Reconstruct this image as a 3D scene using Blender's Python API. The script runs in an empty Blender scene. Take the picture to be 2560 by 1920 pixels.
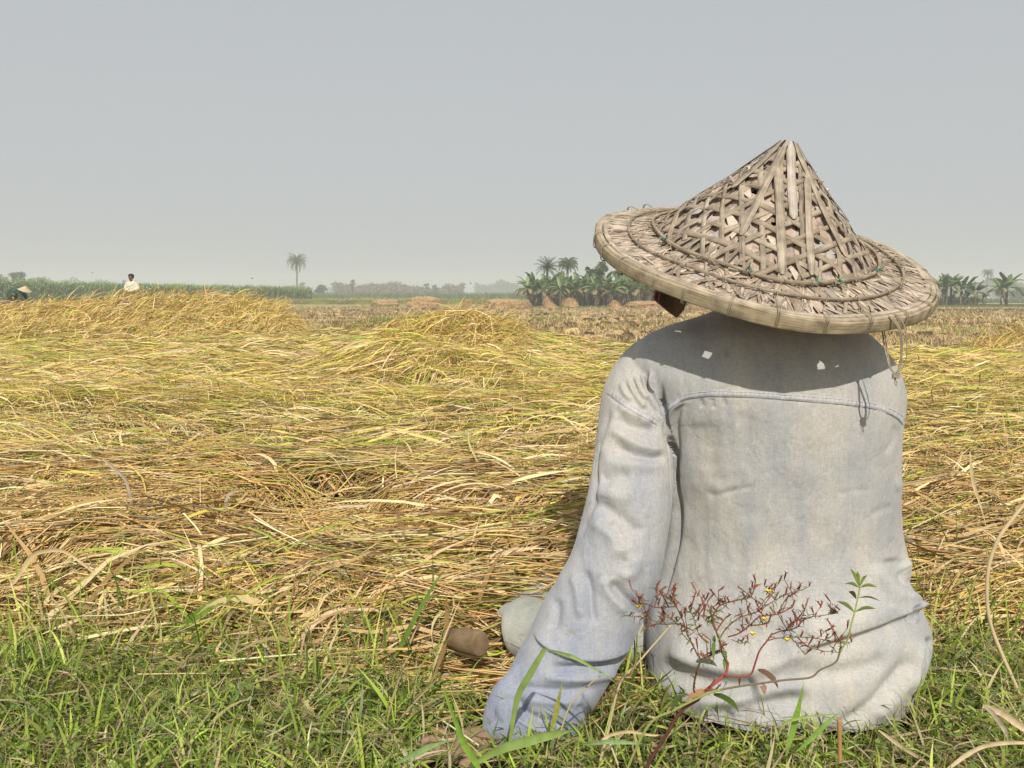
import bpy, math, random
import numpy as np
from mathutils import Vector, Matrix
random.seed(7)
RNG = np.random.default_rng(11)
scene = bpy.context.scene
COL = scene.collection

# ---------------------------------------------------------------- camera model
FPX = 2133.0
CAM_H = 0.74
AL = math.atan((960 - 747) / FPX)
FW = np.array([0, math.cos(AL), -math.sin(AL)])
UP = np.array([0, math.sin(AL), math.cos(AL)])

def P(px, py, Y):
    """world point at distance Y (world y) seen at that place of the photograph"""
    u = (px - 1280) / FPX
    v = (960 - py) / FPX
    d = FW + UP * v + np.array([u, 0, 0])
    t = Y / d[1]
    return np.array([d[0] * t, Y, CAM_H + d[2] * t])

def G(px, py, z=0.0):
    u = (px - 1280) / FPX
    v = (960 - py) / FPX
    d = FW + UP * v + np.array([u, 0, 0])
    t = (z - CAM_H) / d[2]
    return np.array([d[0] * t, d[1] * t, z])

def proj(co):
    q = co - np.array([0, 0, CAM_H])
    d = q @ FW
    return 1280 + FPX * q[:, 0] / d, 960 - FPX * (q @ UP) / d

# ---------------------------------------------------------------- noise
def _h(ix, iy, s):
    n = (ix * 374761393 + iy * 668265263 + s * 1442695041) & 0x7fffffff
    n = ((n ^ (n >> 13)) * 1274126177) & 0x7fffffff
    return ((n ^ (n >> 16)) & 0xffff) / 65535.0

def vn(x, y, s=0):
    x = np.asarray(x, float); y = np.asarray(y, float)
    ix = np.floor(x).astype(np.int64); iy = np.floor(y).astype(np.int64)
    fx = x - ix; fy = y - iy
    fx = fx * fx * (3 - 2 * fx); fy = fy * fy * (3 - 2 * fy)
    a = _h(ix, iy, s); b = _h(ix + 1, iy, s); c = _h(ix, iy + 1, s); d = _h(ix + 1, iy + 1, s)
    return (a * (1 - fx) + b * fx) * (1 - fy) + (c * (1 - fx) + d * fx) * fy

def fbm(x, y, s=0, o=3):
    r = 0; a = 0.5; t = 0
    for i in range(o):
        r = r + a * vn(x * 2 ** i, y * 2 ** i, s + i * 17); t += a; a *= 0.5
    return r / t

# ---------------------------------------------------------------- object helpers
def tag(o, label=None, cat=None, group=None, kind=None):
    if label: o['label'] = label
    if cat: o['category'] = cat
    if group: o['group'] = group
    if kind: o['kind'] = kind
    return o

def empty(name, loc=(0, 0, 0), rz=0.0):
    o = bpy.data.objects.new(name, None)
    o.empty_display_size = 0.1
    COL.objects.link(o)
    o.location = [float(c) for c in loc]
    o.rotation_euler = (0, 0, rz)
    return o

def mesh(name, co, faces, mat, parent=None, col=None, st=None, smooth=True, local=None):
    """one mesh object; faces: (M,k) array or list of tuples; col, st: per vertex"""
    co = np.asarray(co, np.float32).reshape(-1, 3)
    if local is not None:
        co = co - np.asarray(local, np.float32)
    me = bpy.data.meshes.new(name)
    if isinstance(faces, np.ndarray):
        k = faces.shape[1]; M = len(faces)
        me.vertices.add(len(co)); me.vertices.foreach_set('co', co.ravel())
        me.loops.add(M * k); me.loops.foreach_set('vertex_index', faces.astype(np.int32).ravel())
        me.polygons.add(M)
        me.polygons.foreach_set('loop_start', np.arange(0, M * k, k, dtype=np.int32))
        me.polygons.foreach_set('loop_total', np.full(M, k, dtype=np.int32))
        me.update(calc_edges=True)
    else:
        me.from_pydata([tuple(map(float, c)) for c in co], [], [tuple(int(i) for i in f) for f in faces])
        me.update()
    if smooth:
        me.polygons.foreach_set('use_smooth', np.ones(len(me.polygons), dtype=bool))
    if col is not None:
        c = np.ones((len(co), 4), np.float32); c[:, :3] = col
        at = me.attributes.new('Col', 'FLOAT_COLOR', 'POINT'); at.data.foreach_set('color', c.ravel())
    if st is not None:
        c = np.zeros((len(co), 3), np.float32); c[:, :2] = st
        at = me.attributes.new('st', 'FLOAT_VECTOR', 'POINT'); at.data.foreach_set('vector', c.ravel())
    o = bpy.data.objects.new(name, me)
    COL.objects.link(o)
    if mat is not None: me.materials.append(mat)
    if parent is not None:
        o.parent = parent
    return o

class Bag:
    """collects pieces that become ONE mesh"""
    def __init__(s): s.v = []; s.f = []; s.c = []; s.s = []; s.n = 0
    def add(s, v, f, c=(1, 1, 1), st=None):
        v = np.asarray(v, float).reshape(-1, 3)
        f = np.asarray(f, int)
        if f.shape[1] == 3: f = np.concatenate([f, f[:, :1]], 1) * 1; tri = True
        else: tri = False
        s.v.append(v); s.f.append((f + s.n, tri)); s.n += len(v)
        cc = np.empty((len(v), 3)); cc[:] = c; s.c.append(cc)
        ss = np.zeros((len(v), 2))
        if st is not None: ss[:] = st
        s.s.append(ss)
    def build(s, name, mat, parent=None, local=None, smooth=True):
        co = np.concatenate(s.v); col = np.concatenate(s.c); st = np.concatenate(s.s)
        if any(t for _, t in s.f):
            fl = []
            for f, t in s.f:
                fl += [tuple(r[:3]) if t else tuple(r) for r in f.tolist()]
            return mesh(name, co, fl, mat, parent, col, st, smooth, local)
        return mesh(name, co, np.concatenate([f for f, _ in s.f]), mat, parent, col, st, smooth, local)

def catmull(pts, n):
    pts = np.asarray(pts, float)
    if len(pts) < 3:
        t = np.linspace(0, 1, n)[:, None]
        return pts[0] * (1 - t) + pts[-1] * t
    p = np.vstack([2 * pts[0] - pts[1], pts, 2 * pts[-1] - pts[-2]])
    m = len(pts) - 1
    u = np.linspace(0, m - 1e-6, n); i = u.astype(int); t = (u - i)[:, None]
    a, b, c, d = p[i], p[i + 1], p[i + 2], p[i + 3]
    return 0.5 * (2 * b + (c - a) * t + (2 * a - 5 * b + 4 * c - d) * t ** 2 + (3 * b - a - 3 * c + d) * t ** 3)

def tube(pts, rad, n=24, sides=8, flat=1.0, cap=True, ref=None, res=True):
    """swept tapered tube. rad: list per control point (or scalar); flat: second radius factor"""
    pts = np.asarray(pts, float)
    rad = np.full(len(pts), rad, float) if np.isscalar(rad) else np.asarray(rad, float)
    fl = np.full(len(pts), flat, float) if np.isscalar(flat) else np.asarray(flat, float)
    if res:
        full = catmull(np.column_stack([pts, rad, fl]), n)
    else:
        full = np.column_stack([pts, rad, fl]); n = len(pts)
    c = full[:, :3]; r = np.maximum(full[:, 3], 1e-5); fl = full[:, 4]
    T = np.gradient(c, axis=0); T /= np.linalg.norm(T, axis=1)[:, None] + 1e-12
    u = np.array(ref if ref is not None else ([0, 0, 1] if abs(T[0][2]) < .9 else [1, 0, 0]), float)
    V = []
    ang = np.arange(sides) / sides * 2 * np.pi
    for i in range(n):
        u = u - T[i] * (u @ T[i]); u /= np.linalg.norm(u) + 1e-12
        w = np.cross(T[i], u)
        V.append(c[i] + r[i] * (np.cos(ang)[:, None] * u * fl[i] + np.sin(ang)[:, None] * w))
    V = np.concatenate(V)
    i = np.arange(n - 1)[:, None] * sides; j = np.arange(sides)[None]
    j2 = (j + 1) % sides
    F = np.stack([i + j, i + j2, i + sides + j2, i + sides + j], -1).reshape(-1, 4)
    L = np.linalg.norm(np.diff(c, axis=0), axis=1); L = np.concatenate([[0], np.cumsum(L)])
    st = np.column_stack([np.tile(ang / 6.2832, n), np.repeat(L, sides)])
    if cap:
        k = len(V); V = np.vstack([V, c[0], c[-1]])
        st = np.vstack([st, [0, 0], [0, L[-1]]])
        a = np.arange(sides); b = (a + 1) % sides
        F = np.vstack([F, np.stack([np.full(sides, k), b, a, a], 1), np.stack([np.full(sides, k + 1), a + (n - 1) * sides, b + (n - 1) * sides, b + (n - 1) * sides], 1)])
    return V, F, st

def fix(F):
    """degenerate quads -> list with triangles"""
    return [tuple(r[:3]) if r[3] == r[2] else tuple(r) for r in F.tolist()]

def tube_obj(name, pts, rad, mat, parent=None, col=None, local=None, **kw):
    V, F, st = tube(pts, rad, **kw)
    return mesh(name, V, fix(F), mat, parent, (np.tile(col, (len(V), 1)) if col is not None else None), st, True, local)

def ribbons(base, head, pitch, length, width, bend=0., hbend=0., roll=0., K=4, surf=None, lift=None, taper='leaf', arch=0., fold=0.0):
    """N ribbons. returns verts (N,(K+1),2,3), faces. All args arrays (N) or scalars."""
    N = len(base)
    A = lambda a: np.broadcast_to(np.asarray(a, float), (N,)).astype(float)
    head, pitch, length, width, bend, hbend, roll, arch = map(A, (head, pitch, length, width, bend, hbend, roll, arch))
    pos = np.empty((N, K + 1, 3)); T = np.empty((N, K + 1, 3))
    p = np.array(base, float)
    for k in range(K + 1):
        t = k / K
        h = head + hbend * (t - .5); e = pitch - bend * t
        d = np.stack([np.cos(h) * np.cos(e), np.sin(h) * np.cos(e), np.sin(e)], 1)
        T[:, k] = d; pos[:, k] = p
        p = p + d * (length / K)[:, None]
    if surf is not None:
        pos[..., 2] = surf(pos[..., 0], pos[..., 1]) * 1.0 + (lift[:, None] if lift is not None else 0) + pos[..., 2]
        tt = np.linspace(0, 1, K + 1)[None]
        pos[..., 2] += arch[:, None] * 4 * tt * (1 - tt)
        T = np.gradient(pos, axis=1); T /= np.linalg.norm(T, axis=2)[..., None] + 1e-9
    up = np.zeros_like(T); up[..., 2] = 1
    s = np.cross(T, up); s /= np.linalg.norm(s, axis=2)[..., None] + 1e-6
    n = np.cross(s, T)
    cr = np.cos(roll)[:, None, None]; sr = np.sin(roll)[:, None, None]
    s = s * cr + n * sr
    tt = np.linspace(0, 1, K + 1)
    if taper == 'leaf': w = np.minimum(1, tt * 4 + .45) * np.clip((1 - tt) * 2.2, 0.04, 1)
    elif taper == 'oval': w = np.sin(np.pi * np.clip(tt * .93 + .05, 0, 1)) + .04
    else: w = np.ones(K + 1) * (1 - .35 * tt)
    hw = (width[:, None] * w[None] / 2)[..., None]
    V = np.stack([pos - s * hw, pos + s * hw], 2)
    i = (np.arange(N)[:, None] * (K + 1) + np.arange(K)[None]).ravel() * 2
    F = np.stack([i, i + 1, i + 3, i + 2], 1)
    return V.reshape(-1, 3), F, (K + 1) * 2

def rcol(pal, N, jit=.12, w=None, idx=None, rng=RNG):
    pal = np.asarray(pal, float)
    if idx is None: idx = rng.choice(len(pal), N, p=w)
    c = pal[idx] * (1 + rng.normal(0, jit, (N, 1))) * (1 + rng.normal(0, jit * .14, (N, 3)))
    return np.clip(c, .004, .9)

# ---------------------------------------------------------------- materials
def newmat(name):
    m = bpy.data.materials.new(name); m.use_nodes = True
    nt = m.node_tree; b = nt.nodes['Principled BSDF']
    return m, nt, b, (lambda t: nt.nodes.new(t)), nt.links.new

def attr_mat(name, rough=.6, trans=0.0, spec=.3, var=.15, scale=60, back=None):
    m, nt, b, N, L = newmat(name)
    a = N('ShaderNodeAttribute'); a.attribute_name = 'Col'
    tc = N('ShaderNodeNewGeometry')
    nz = N('ShaderNodeTexNoise'); nz.inputs['Scale'].default_value = scale; nz.inputs['Detail'].default_value = 2
    L(tc.outputs['Position'], nz.inputs['Vector'])
    mr = N('ShaderNodeMapRange'); mr.inputs[3].default_value = 1 - var; mr.inputs[4].default_value = 1 + var
    L(nz.outputs[0], mr.inputs[0])
    mx = N('ShaderNodeVectorMath'); mx.operation = 'SCALE'
    L(a.outputs['Color'], mx.inputs[0]); L(mr.outputs[0], mx.inputs['Scale'])
    L(mx.outputs[0], b.inputs['Base Color'])
    b.inputs['Roughness'].default_value = rough
    b.inputs['Specular IOR Level'].default_value = spec
    if trans > 0:
        t = N('ShaderNodeBsdfTranslucent'); L(mx.outputs[0], t.inputs['Color'])
        ms = N('ShaderNodeMixShader'); ms.inputs[0].default_value = trans
        L(b.outputs[0], ms.inputs[1]); L(t.outputs[0], ms.inputs[2])
        L(ms.outputs[0], nt.nodes['Material Output'].inputs[0])
    return m

def flat_mat(name, c, rough=.7, var=.2, scale=8, bump=0.0, bscale=60, c2=None, spec=.3):
    m, nt, b, N, L = newmat(name)
    tc = N('ShaderNodeTexCoord')
    nz = N('ShaderNodeTexNoise'); nz.inputs['Scale'].default_value = scale; nz.inputs['Detail'].default_value = 4
    L(tc.outputs['Object'], nz.inputs['Vector'])
    rp = N('ShaderNodeValToRGB'); e = rp.color_ramp.elements
    c2 = c2 or tuple(x * (1 + var) for x in c)
    e[0].position = .35; e[1].position = .65
    e[0].color = (*[x * (1 - var) for x in c], 1); e[1].color = (*c2, 1)
    L(nz.outputs[0], rp.inputs[0]); L(rp.outputs[0], b.inputs['Base Color'])
    b.inputs['Roughness'].default_value = rough; b.inputs['Specular IOR Level'].default_value = spec
    if bump:
        n2 = N('ShaderNodeTexNoise'); n2.inputs['Scale'].default_value = bscale; n2.inputs['Detail'].default_value = 3
        L(tc.outputs['Object'], n2.inputs['Vector'])
        bp = N('ShaderNodeBump'); bp.inputs['Strength'].default_value = bump; bp.inputs['Distance'].default_value = .01
        L(n2.outputs[0], bp.inputs['Height']); L(bp.outputs[0], b.inputs['Normal'])
    return m

def bamboo_mat(name, dark, light, bumps=.5):
    """weathered split bamboo: fibres run along st.y"""
    m, nt, b, N, L = newmat(name)
    a = N('ShaderNodeAttribute'); a.attribute_name = 'st'
    ca = N('ShaderNodeAttribute'); ca.attribute_name = 'Col'
    mp = N('ShaderNodeMapping'); mp.inputs['Scale'].default_value = (900, 14, 1)
    L(a.outputs['Vector'], mp.inputs[0])
    nz = N('ShaderNodeTexNoise'); nz.inputs['Scale'].default_value = 1; nz.inputs['Detail'].default_value = 4
    L(mp.outputs[0], nz.inputs['Vector'])
    g = N('ShaderNodeNewGeometry')
    n2 = N('ShaderNodeTexNoise'); n2.inputs['Scale'].default_value = 45; n2.inputs['Detail'].default_value = 4
    L(g.outputs['Position'], n2.inputs['Vector'])
    ad = N('ShaderNodeMath'); ad.operation = 'MULTIPLY_ADD'; ad.inputs[1].default_value = .55
    L(nz.outputs[0], ad.inputs[0])
    m2 = N('ShaderNodeMath'); m2.operation = 'MULTIPLY'; m2.inputs[1].default_value = .45
    L(n2.outputs[0], m2.inputs[0]); L(m2.outputs[0], ad.inputs[2])
    rp = N('ShaderNodeValToRGB'); e = rp.color_ramp.elements
    e[0].position = .33; e[1].position = .62; e[0].color = (*dark, 1); e[1].color = (*light, 1)
    L(ad.outputs[0], rp.inputs[0])
    mx = N('ShaderNodeMixRGB'); mx.blend_type = 'MULTIPLY'; mx.inputs[0].default_value = 1
    L(rp.outputs[0], mx.inputs[1]); L(ca.outputs['Color'], mx.inputs[2])
    L(mx.outputs[0], b.inputs['Base Color'])
    b.inputs['Roughness'].default_value = .75; b.inputs['Specular IOR Level'].default_value = .2
    bp = N('ShaderNodeBump'); bp.inputs['Strength'].default_value = bumps; bp.inputs['Distance'].default_value = .0012
    L(nz.outputs[0], bp.inputs['Height']); L(bp.outputs[0], b.inputs['Normal'])
    return m

def cloth_mat(name, c1, c2, c3, streak=1.0, tint=False):
    m, nt, b, N, L = newmat(name)
    tc = N('ShaderNodeTexCoord')
    def nz(scale, det, sc=(1, 1, 1), off=0):
        mp = N('ShaderNodeMapping'); mp.inputs['Scale'].default_value = sc; mp.inputs['Location'].default_value = (off, off, off)
        L(tc.outputs['Object'], mp.inputs[0])
        n = N('ShaderNodeTexNoise'); n.inputs['Scale'].default_value = scale; n.inputs['Detail'].default_value = det
        L(mp.outputs[0], n.inputs['Vector']); return n
    big = nz(9, 3, (1.6, 1, .7))
    st = nz(60, 4, (3.0, 1, .13), 3)
    fine = nz(420, 2, (1, 1, .25), 5)
    fine2 = nz(420, 2, (.2, 1, 1.2), 9)
    r1 = N('ShaderNodeValToRGB'); e = r1.color_ramp.elements
    e[0].position = .36; e[1].position = .62; e[0].color = (*c1, 1); e[1].color = (*c2, 1)
    ad = N('ShaderNodeMath'); ad.operation = 'MULTIPLY_ADD'; ad.inputs[1].default_value = .5 * streak
    m1 = N('ShaderNodeMath'); m1.operation = 'MULTIPLY_ADD'; m1.inputs[1].default_value = 1 - .5 * streak; m1.inputs[2].default_value = 0
    L(big.outputs[0], m1.inputs[0]); L(st.outputs[0], ad.inputs[0]); L(m1.outputs[0], ad.inputs[2])
    L(ad.outputs[0], r1.inputs[0])
    mr = N('ShaderNodeMapRange'); mr.inputs[1].default_value = .3; mr.inputs[2].default_value = .7; mr.inputs[3].default_value = .80; mr.inputs[4].default_value = 1.12
    av = N('ShaderNodeMath'); av.operation = 'ADD'
    L(fine.outputs[0], av.inputs[0]); L(fine2.outputs[0], av.inputs[1])
    hf = N('ShaderNodeMath'); hf.operation = 'MULTIPLY'; hf.inputs[1].default_value = .5
    L(av.outputs[0], hf.inputs[0]); L(hf.outputs[0], mr.inputs[0])
    vm = N('ShaderNodeVectorMath'); vm.operation = 'SCALE'
    L(r1.outputs[0], vm.inputs[0]); L(mr.outputs[0], vm.inputs['Scale'])
    # small dark specks and faint stains
    sp = nz(38, 3, (1, 1, 1), 21)
    r2 = N('ShaderNodeValToRGB'); e = r2.color_ramp.elements
    e[0].position = .66; e[1].position = .74; e[0].color = (0, 0, 0, 1); e[1].color = (1, 1, 1, 1)
    L(sp.outputs[0], r2.inputs[0])
    mx = N('ShaderNodeMixRGB'); L(r2.outputs[0], mx.inputs[0]); L(vm.outputs[0], mx.inputs[1]); mx.inputs[2].default_value = (*c3, 1)
    fin = mx.outputs[0]
    if tint:
        at = N('ShaderNodeAttribute'); at.attribute_name = 'Col'; mt = N('ShaderNodeMixRGB'); mt.blend_type = 'MULTIPLY'; mt.inputs[0].default_value = 1
        L(fin, mt.inputs[1]); L(at.outputs['Color'], mt.inputs[2]); fin = mt.outputs[0]
    L(fin, b.inputs['Base Color'])
    b.inputs['Roughness'].default_value = .85; b.inputs['Specular IOR Level'].default_value = .15
    b.inputs['Sheen Weight'].default_value = .15
    cr = nz(26, 4, (1, 1, 1), 13)
    h = N('ShaderNodeMath'); h.operation = 'MULTIPLY_ADD'; h.inputs[1].default_value = .06
    L(hf.outputs[0], h.inputs[0]); L(cr.outputs[0], h.inputs[2])
    bp = N('ShaderNodeBump'); bp.inputs['Strength'].default_value = .40; bp.inputs['Distance'].default_value = .006
    L(h.outputs[0], bp.inputs['Height'])
    c2_ = nz(15, 3, (1.0, 1, .8), 31)
    s1 = N('ShaderNodeMath'); s1.operation = 'SUBTRACT'; s1.inputs[1].default_value = .5; L(c2_.outputs[0], s1.inputs[0])
    s2 = N('ShaderNodeMath'); s2.operation = 'ABSOLUTE'; L(s1.outputs[0], s2.inputs[0])
    s3 = N('ShaderNodeMapRange'); s3.inputs[1].default_value = 0; s3.inputs[2].default_value = .05; L(s2.outputs[0], s3.inputs[0])
    b2 = N('ShaderNodeBump'); b2.inputs['Strength'].default_value = .22; b2.inputs['Distance'].default_value = .0022
    L(s3.outputs[0], b2.inputs['Height']); L(bp.outputs[0], b2.inputs['Normal']); L(b2.outputs[0], b.inputs['Normal'])
    return m

M = {}
M['straw'] = attr_mat('straw', .6, .10, .16, .2, 45)
M['grass'] = attr_mat('grass_blade', .5, .36, .22, .15, 60)
M['leaf'] = attr_mat('leaf', .45, .2, .4, .25, 2.0)
M['far'] = attr_mat('far_leaf', .8, .15, .1, .2, .6)
M['plain'] = attr_mat('tinted', .75, 0, .2, .12, 30)
M['bamboo'] = bamboo_mat('weathered_bamboo', (.14, .120, .098), (.53, .47, .39))
M['palebamboo'] = bamboo_mat('pale_bamboo', (.30, .255, .21), (.62, .55, .47))
M['leafsheet'] = bamboo_mat('dry_leaf_lining', (.30, .25, .21), (.58, .50, .43), .8)
M['string'] = flat_mat('string', (.33, .28, .20), .8, .2, 200)
M['green_twine'] = flat_mat('green_twine', (.08, .22, .16), .7, .2, 300)
M['shirt'] = cloth_mat('shirt_cloth', (.37, .385, .41), (.485, .475, .445), (.36, .34, .30), .45, True)
M['seam'] = cloth_mat('seam_thread', (.40, .40, .46), (.62, .60, .62), (.5, .5, .5))
M['lungi'] = cloth_mat('lungi_cloth', (.31, .325, .29), (.42, .42, .375), (.33, .32, .28), .3)
M['skin'] = flat_mat('skin', (.31, .19, .135), .55, .18, 30, .3, 160)
M['hair'] = flat_mat('hair', (.012, .010, .009), .5, .2, 60, .5, 200)
M['flap'] = flat_mat('dark_brown_cloth', (.17, .11, .085), .8, .35, 18, .3, 90, (.24, .17, .14))
M['maroon'] = flat_mat('maroon_cloth', (.22, .055, .07), .8, .25, 18)
M['wood'] = bamboo_mat('worn_wood', (.13, .10, .075), (.30, .25, .20), .3)
M['iron'] = flat_mat('dark_iron', (.03, .03, .035), .45, .3, 40)
M['trunk'] = flat_mat('trunk_bark', (.16, .14, .11), .9, .3, 4, .5, 12)
M['bananastem'] = flat_mat('banana_stem', (.10, .10, .05), .8, .45, 3, .4, 9)

# =================================================================== ground height of the flattened rice
def yb(x):
    """far edge of the grass strip, where the cut straw begins"""
    b = np.interp(x, [-1.6, -1.15, -.8, -.55, -.32, -.10, .12, .6, .9, 1.3], [1.86, 1.85, 1.79, 1.735, 1.69, 1.60, 1.62, 1.72, 1.83, 1.72])
    return b + .09 * (fbm(x * 9, x * 0 + 7.5, 6) - .5) * 2 + .05 * (fbm(x * 2.2 + 3, x * 0 + 1.5, 5) - .5) * 2

LM_PX = np.array([-1200, -300, 0, 100, 200, 260, 300, 350, 450, 560, 620, 650, 690, 730])
LM_H = np.array([.40, .42, .46, .50, .55, .64, .78, .82, .86, .85, .78, .62, .40, .12])

def keepout(x, y):
    """the spot where the sickle handle lies on top"""
    px = 1280 + FPX * x / y
    return ((px > 1085) & (px < 1225) & (y > 1.48) & (y < 1.76)) | ((px > 1205) & (px < 1420) & (y > 1.44) & (y < 1.95))

def hollow(x, y):
    a = fbm(x * 1.5 + 3, y * 6.5 + 1, 55, 2) + .12 * (fbm(x * 6, y * 20, 56, 2) - .5)
    k = np.clip((a - .615) / .05, 0, 1)
    return k * np.clip((8.5 - y) / 3, 0, 1) * np.clip((y - yb(x) - .05) / .15, 0, 1)

def Hc(x, y):
    x = np.asarray(x, float); y = np.asarray(y, float)
    nf = np.clip((y - 1.6) / 5.5, .25, 1)
    h = .085 + nf * (.06 * fbm(x * .9 + 5, y * 1.5, 1) + .09 * np.abs(fbm(x * .8, y * 2.6 + 9, 2, 3) - .5) * 2)
    h += .035 * (fbm(x * 2.4, y * 6, 3, 2) - .5)
    big = np.clip((y - 3) / 8, 0, 1)
    h += big * .18 * np.clip(fbm(x * .35, y * .5, 7, 2) - .45, 0, 1) * 2
    for (px, Y, hh, sx, sy) in ((1080, 7.1, .26, .75, .45), (930, 7.6, .17, .5, .4), (1160, 11.2, .36, .95, .7), (1010, 11.6, .24, .8, .6), (2560, 12.0, .40, .8, .8), (380, 5.6, .07, .6, .35), (60, 5.2, .07, .5, .3), (700, 3.2, .04, .45, .2), (300, 2.35, .03, .35, .16), (2450, 2.6, .08, .4, .2), (1980, 6.0, .12, 1, .4)):
        cx = P(px, 747, Y)[0]
        h += hh * np.exp(-((x - cx) / sx) ** 2 - ((y - Y) / sy) ** 2)
    pxm = 1280 + FPX * x / np.maximum(y, 1) * 1.0
    prof = np.interp(pxm, LM_PX, LM_H)
    g = np.where(y < 17, np.exp(-((y - 17) / 2.0) ** 2), np.exp(-((y - 17) / 1.2) ** 2))
    h = h + np.where(prof > .13, prof * .82, 0) * g
    h *= 1 - .85 * hollow(x, y)
    edge = np.clip((y - yb(x)) / .16, 0, 1)
    h *= edge ** .7
    # the flattened crop ends along an irregular line, cut stubble behind
    endl = 11.6 + 2.0 * (fbm(x * .4, x * 0, 8) - .5) * 2 + np.where(pxm < 900, 1.5, 0)
    h *= np.where(prof > .13, 1.0, np.clip((endl + 1.6 - y) / 1.8, .0, 1))
    return h

# --- ground sheet (one mesh, fine near the camera, reaching the horizon)
def ground():
    ys = np.concatenate([np.linspace(-60, .4, 8), np.linspace(.6, 3, 60), np.geomspace(3.05, 900, 90)])
    xs = np.concatenate([-np.geomspace(900, 3, 50), np.linspace(-2.9, 2.9, 90), np.geomspace(3, 900, 50)])
    X, Y = np.meshgrid(xs, ys)
    near = np.clip((60 - np.abs(Y)) / 50, 0, 1) * np.clip((60 - np.abs(X)) / 50, 0, 1)
    Z = (-.012 + .02 * (fbm(X * 3, Y * 3, 21) - .5) + .04 * (fbm(X * .5, Y * .8, 22) - .5) * np.clip(Y / 8, 0, 1)) * near
    V = np.stack([X, Y, Z], -1).reshape(-1, 3)
    nx = len(xs); i = (np.arange(len(ys) - 1)[:, None] * nx + np.arange(nx - 1)[None]).ravel()
    F = np.stack([i, i + 1, i + nx + 1, i + nx], 1)
    m, nt, b, N, L = newmat('field_soil')
    g = N('ShaderNodeNewGeometry'); sx = N('ShaderNodeSeparateXYZ'); L(g.outputs['Position'], sx.inputs[0])
    mp = N('ShaderNodeMapping'); mp.inputs['Scale'].default_value = (.35, 1, 1); L(g.outputs['Position'], mp.inputs[0])
    n1 = N('ShaderNodeTexNoise'); n1.inputs['Scale'].default_value = 1.2; n1.inputs['Detail'].default_value = 8; L(mp.outputs[0], n1.inputs['Vector'])
    n2 = N('ShaderNodeTexNoise'); n2.inputs['Scale'].default_value = .06; n2.inputs['Detail'].default_value = 4; L(mp.outputs[0], n2.inputs['Vector'])
    r1 = N('ShaderNodeValToRGB'); e = r1.color_ramp.elements
    e[0].position = .38; e[0].color = (.11, .075, .035, 1); e[1].position = .58; e[1].color = (.46, .35, .17, 1)
    L(n1.outputs[0], r1.inputs[0])
    r2 = N('ShaderNodeValToRGB'); e = r2.color_ramp.elements
    e[0].position = .45; e[0].color = (.40, .33, .15, 1); e[1].position = .6; e[1].color = (.22, .28, .08, 1)
    L(n2.outputs[0], r2.inputs[0])
    # soil near, stubble further off, mixed greens far off
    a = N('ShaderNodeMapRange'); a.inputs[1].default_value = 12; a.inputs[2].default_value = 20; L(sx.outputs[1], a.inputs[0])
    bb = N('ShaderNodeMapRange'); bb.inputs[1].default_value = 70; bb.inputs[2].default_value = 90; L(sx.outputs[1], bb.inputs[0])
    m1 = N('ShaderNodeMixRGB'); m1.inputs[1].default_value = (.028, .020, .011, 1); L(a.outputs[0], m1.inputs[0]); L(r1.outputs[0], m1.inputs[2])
    ab = N('ShaderNodeMath'); ab.operation = 'ABSOLUTE'; L(sx.outputs[0], ab.inputs[0])
    mm = N('ShaderNodeMath'); mm.operation = 'MULTIPLY_ADD'; mm.inputs[1].default_value = -1.15; L(sx.outputs[1], mm.inputs[0]); L(ab.outputs[0], mm.inputs[2])
    mc = N('ShaderNodeMapRange'); mc.inputs[1].default_value = .4; mc.inputs[2].default_value = 1.2; L(mm.outputs[0], mc.inputs[0])
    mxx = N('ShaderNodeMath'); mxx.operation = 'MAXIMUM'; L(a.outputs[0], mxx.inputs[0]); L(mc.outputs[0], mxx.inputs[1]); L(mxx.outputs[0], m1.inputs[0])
    m2 = N('ShaderNodeMixRGB'); L(bb.outputs[0], m2.inputs[0]); L(m1.outputs[0], m2.inputs[1]); L(r2.outputs[0], m2.inputs[2])
    L(m2.outputs[0], b.inputs['Base Color']); b.inputs['Roughness'].default_value = .95; b.inputs['Specular IOR Level'].default_value = .1
    bp = N('ShaderNodeBump'); bp.inputs['Strength'].default_value = .8; bp.inputs['Distance'].default_value = .08
    L(n1.outputs[0], bp.inputs['Height']); L(bp.outputs[0], b.inputs['Normal'])
    o = mesh('ground', V, F, m)
    tag(o, 'flat brown field soil stretching to the hazy horizon', 'ground', kind='structure')
ground()

def screen_pts(N, px0, px1, py0, py1, z=.12, power=1.0):
    px = RNG.uniform(px0, px1, N); py = py0 + (py1 - py0) * RNG.random(N) ** power
    u = (px - 1280) / FPX; v = (960 - py) / FPX
    dy = FW[1] + UP[1] * v; dz = FW[2] + UP[2] * v
    t = (z - CAM_H) / dz
    return u * t, dy * t

def rep(c, n): return np.repeat(c, n, axis=0)

# --- flattened rice
def flow(x, y):
    return (fbm(x * .55 + 40, y * .9, 31, 2) - .5) * 1.2 + (fbm(x * 2 + 4, y * 3.5, 33, 2) - .5) * 1.3 + .10

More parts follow.
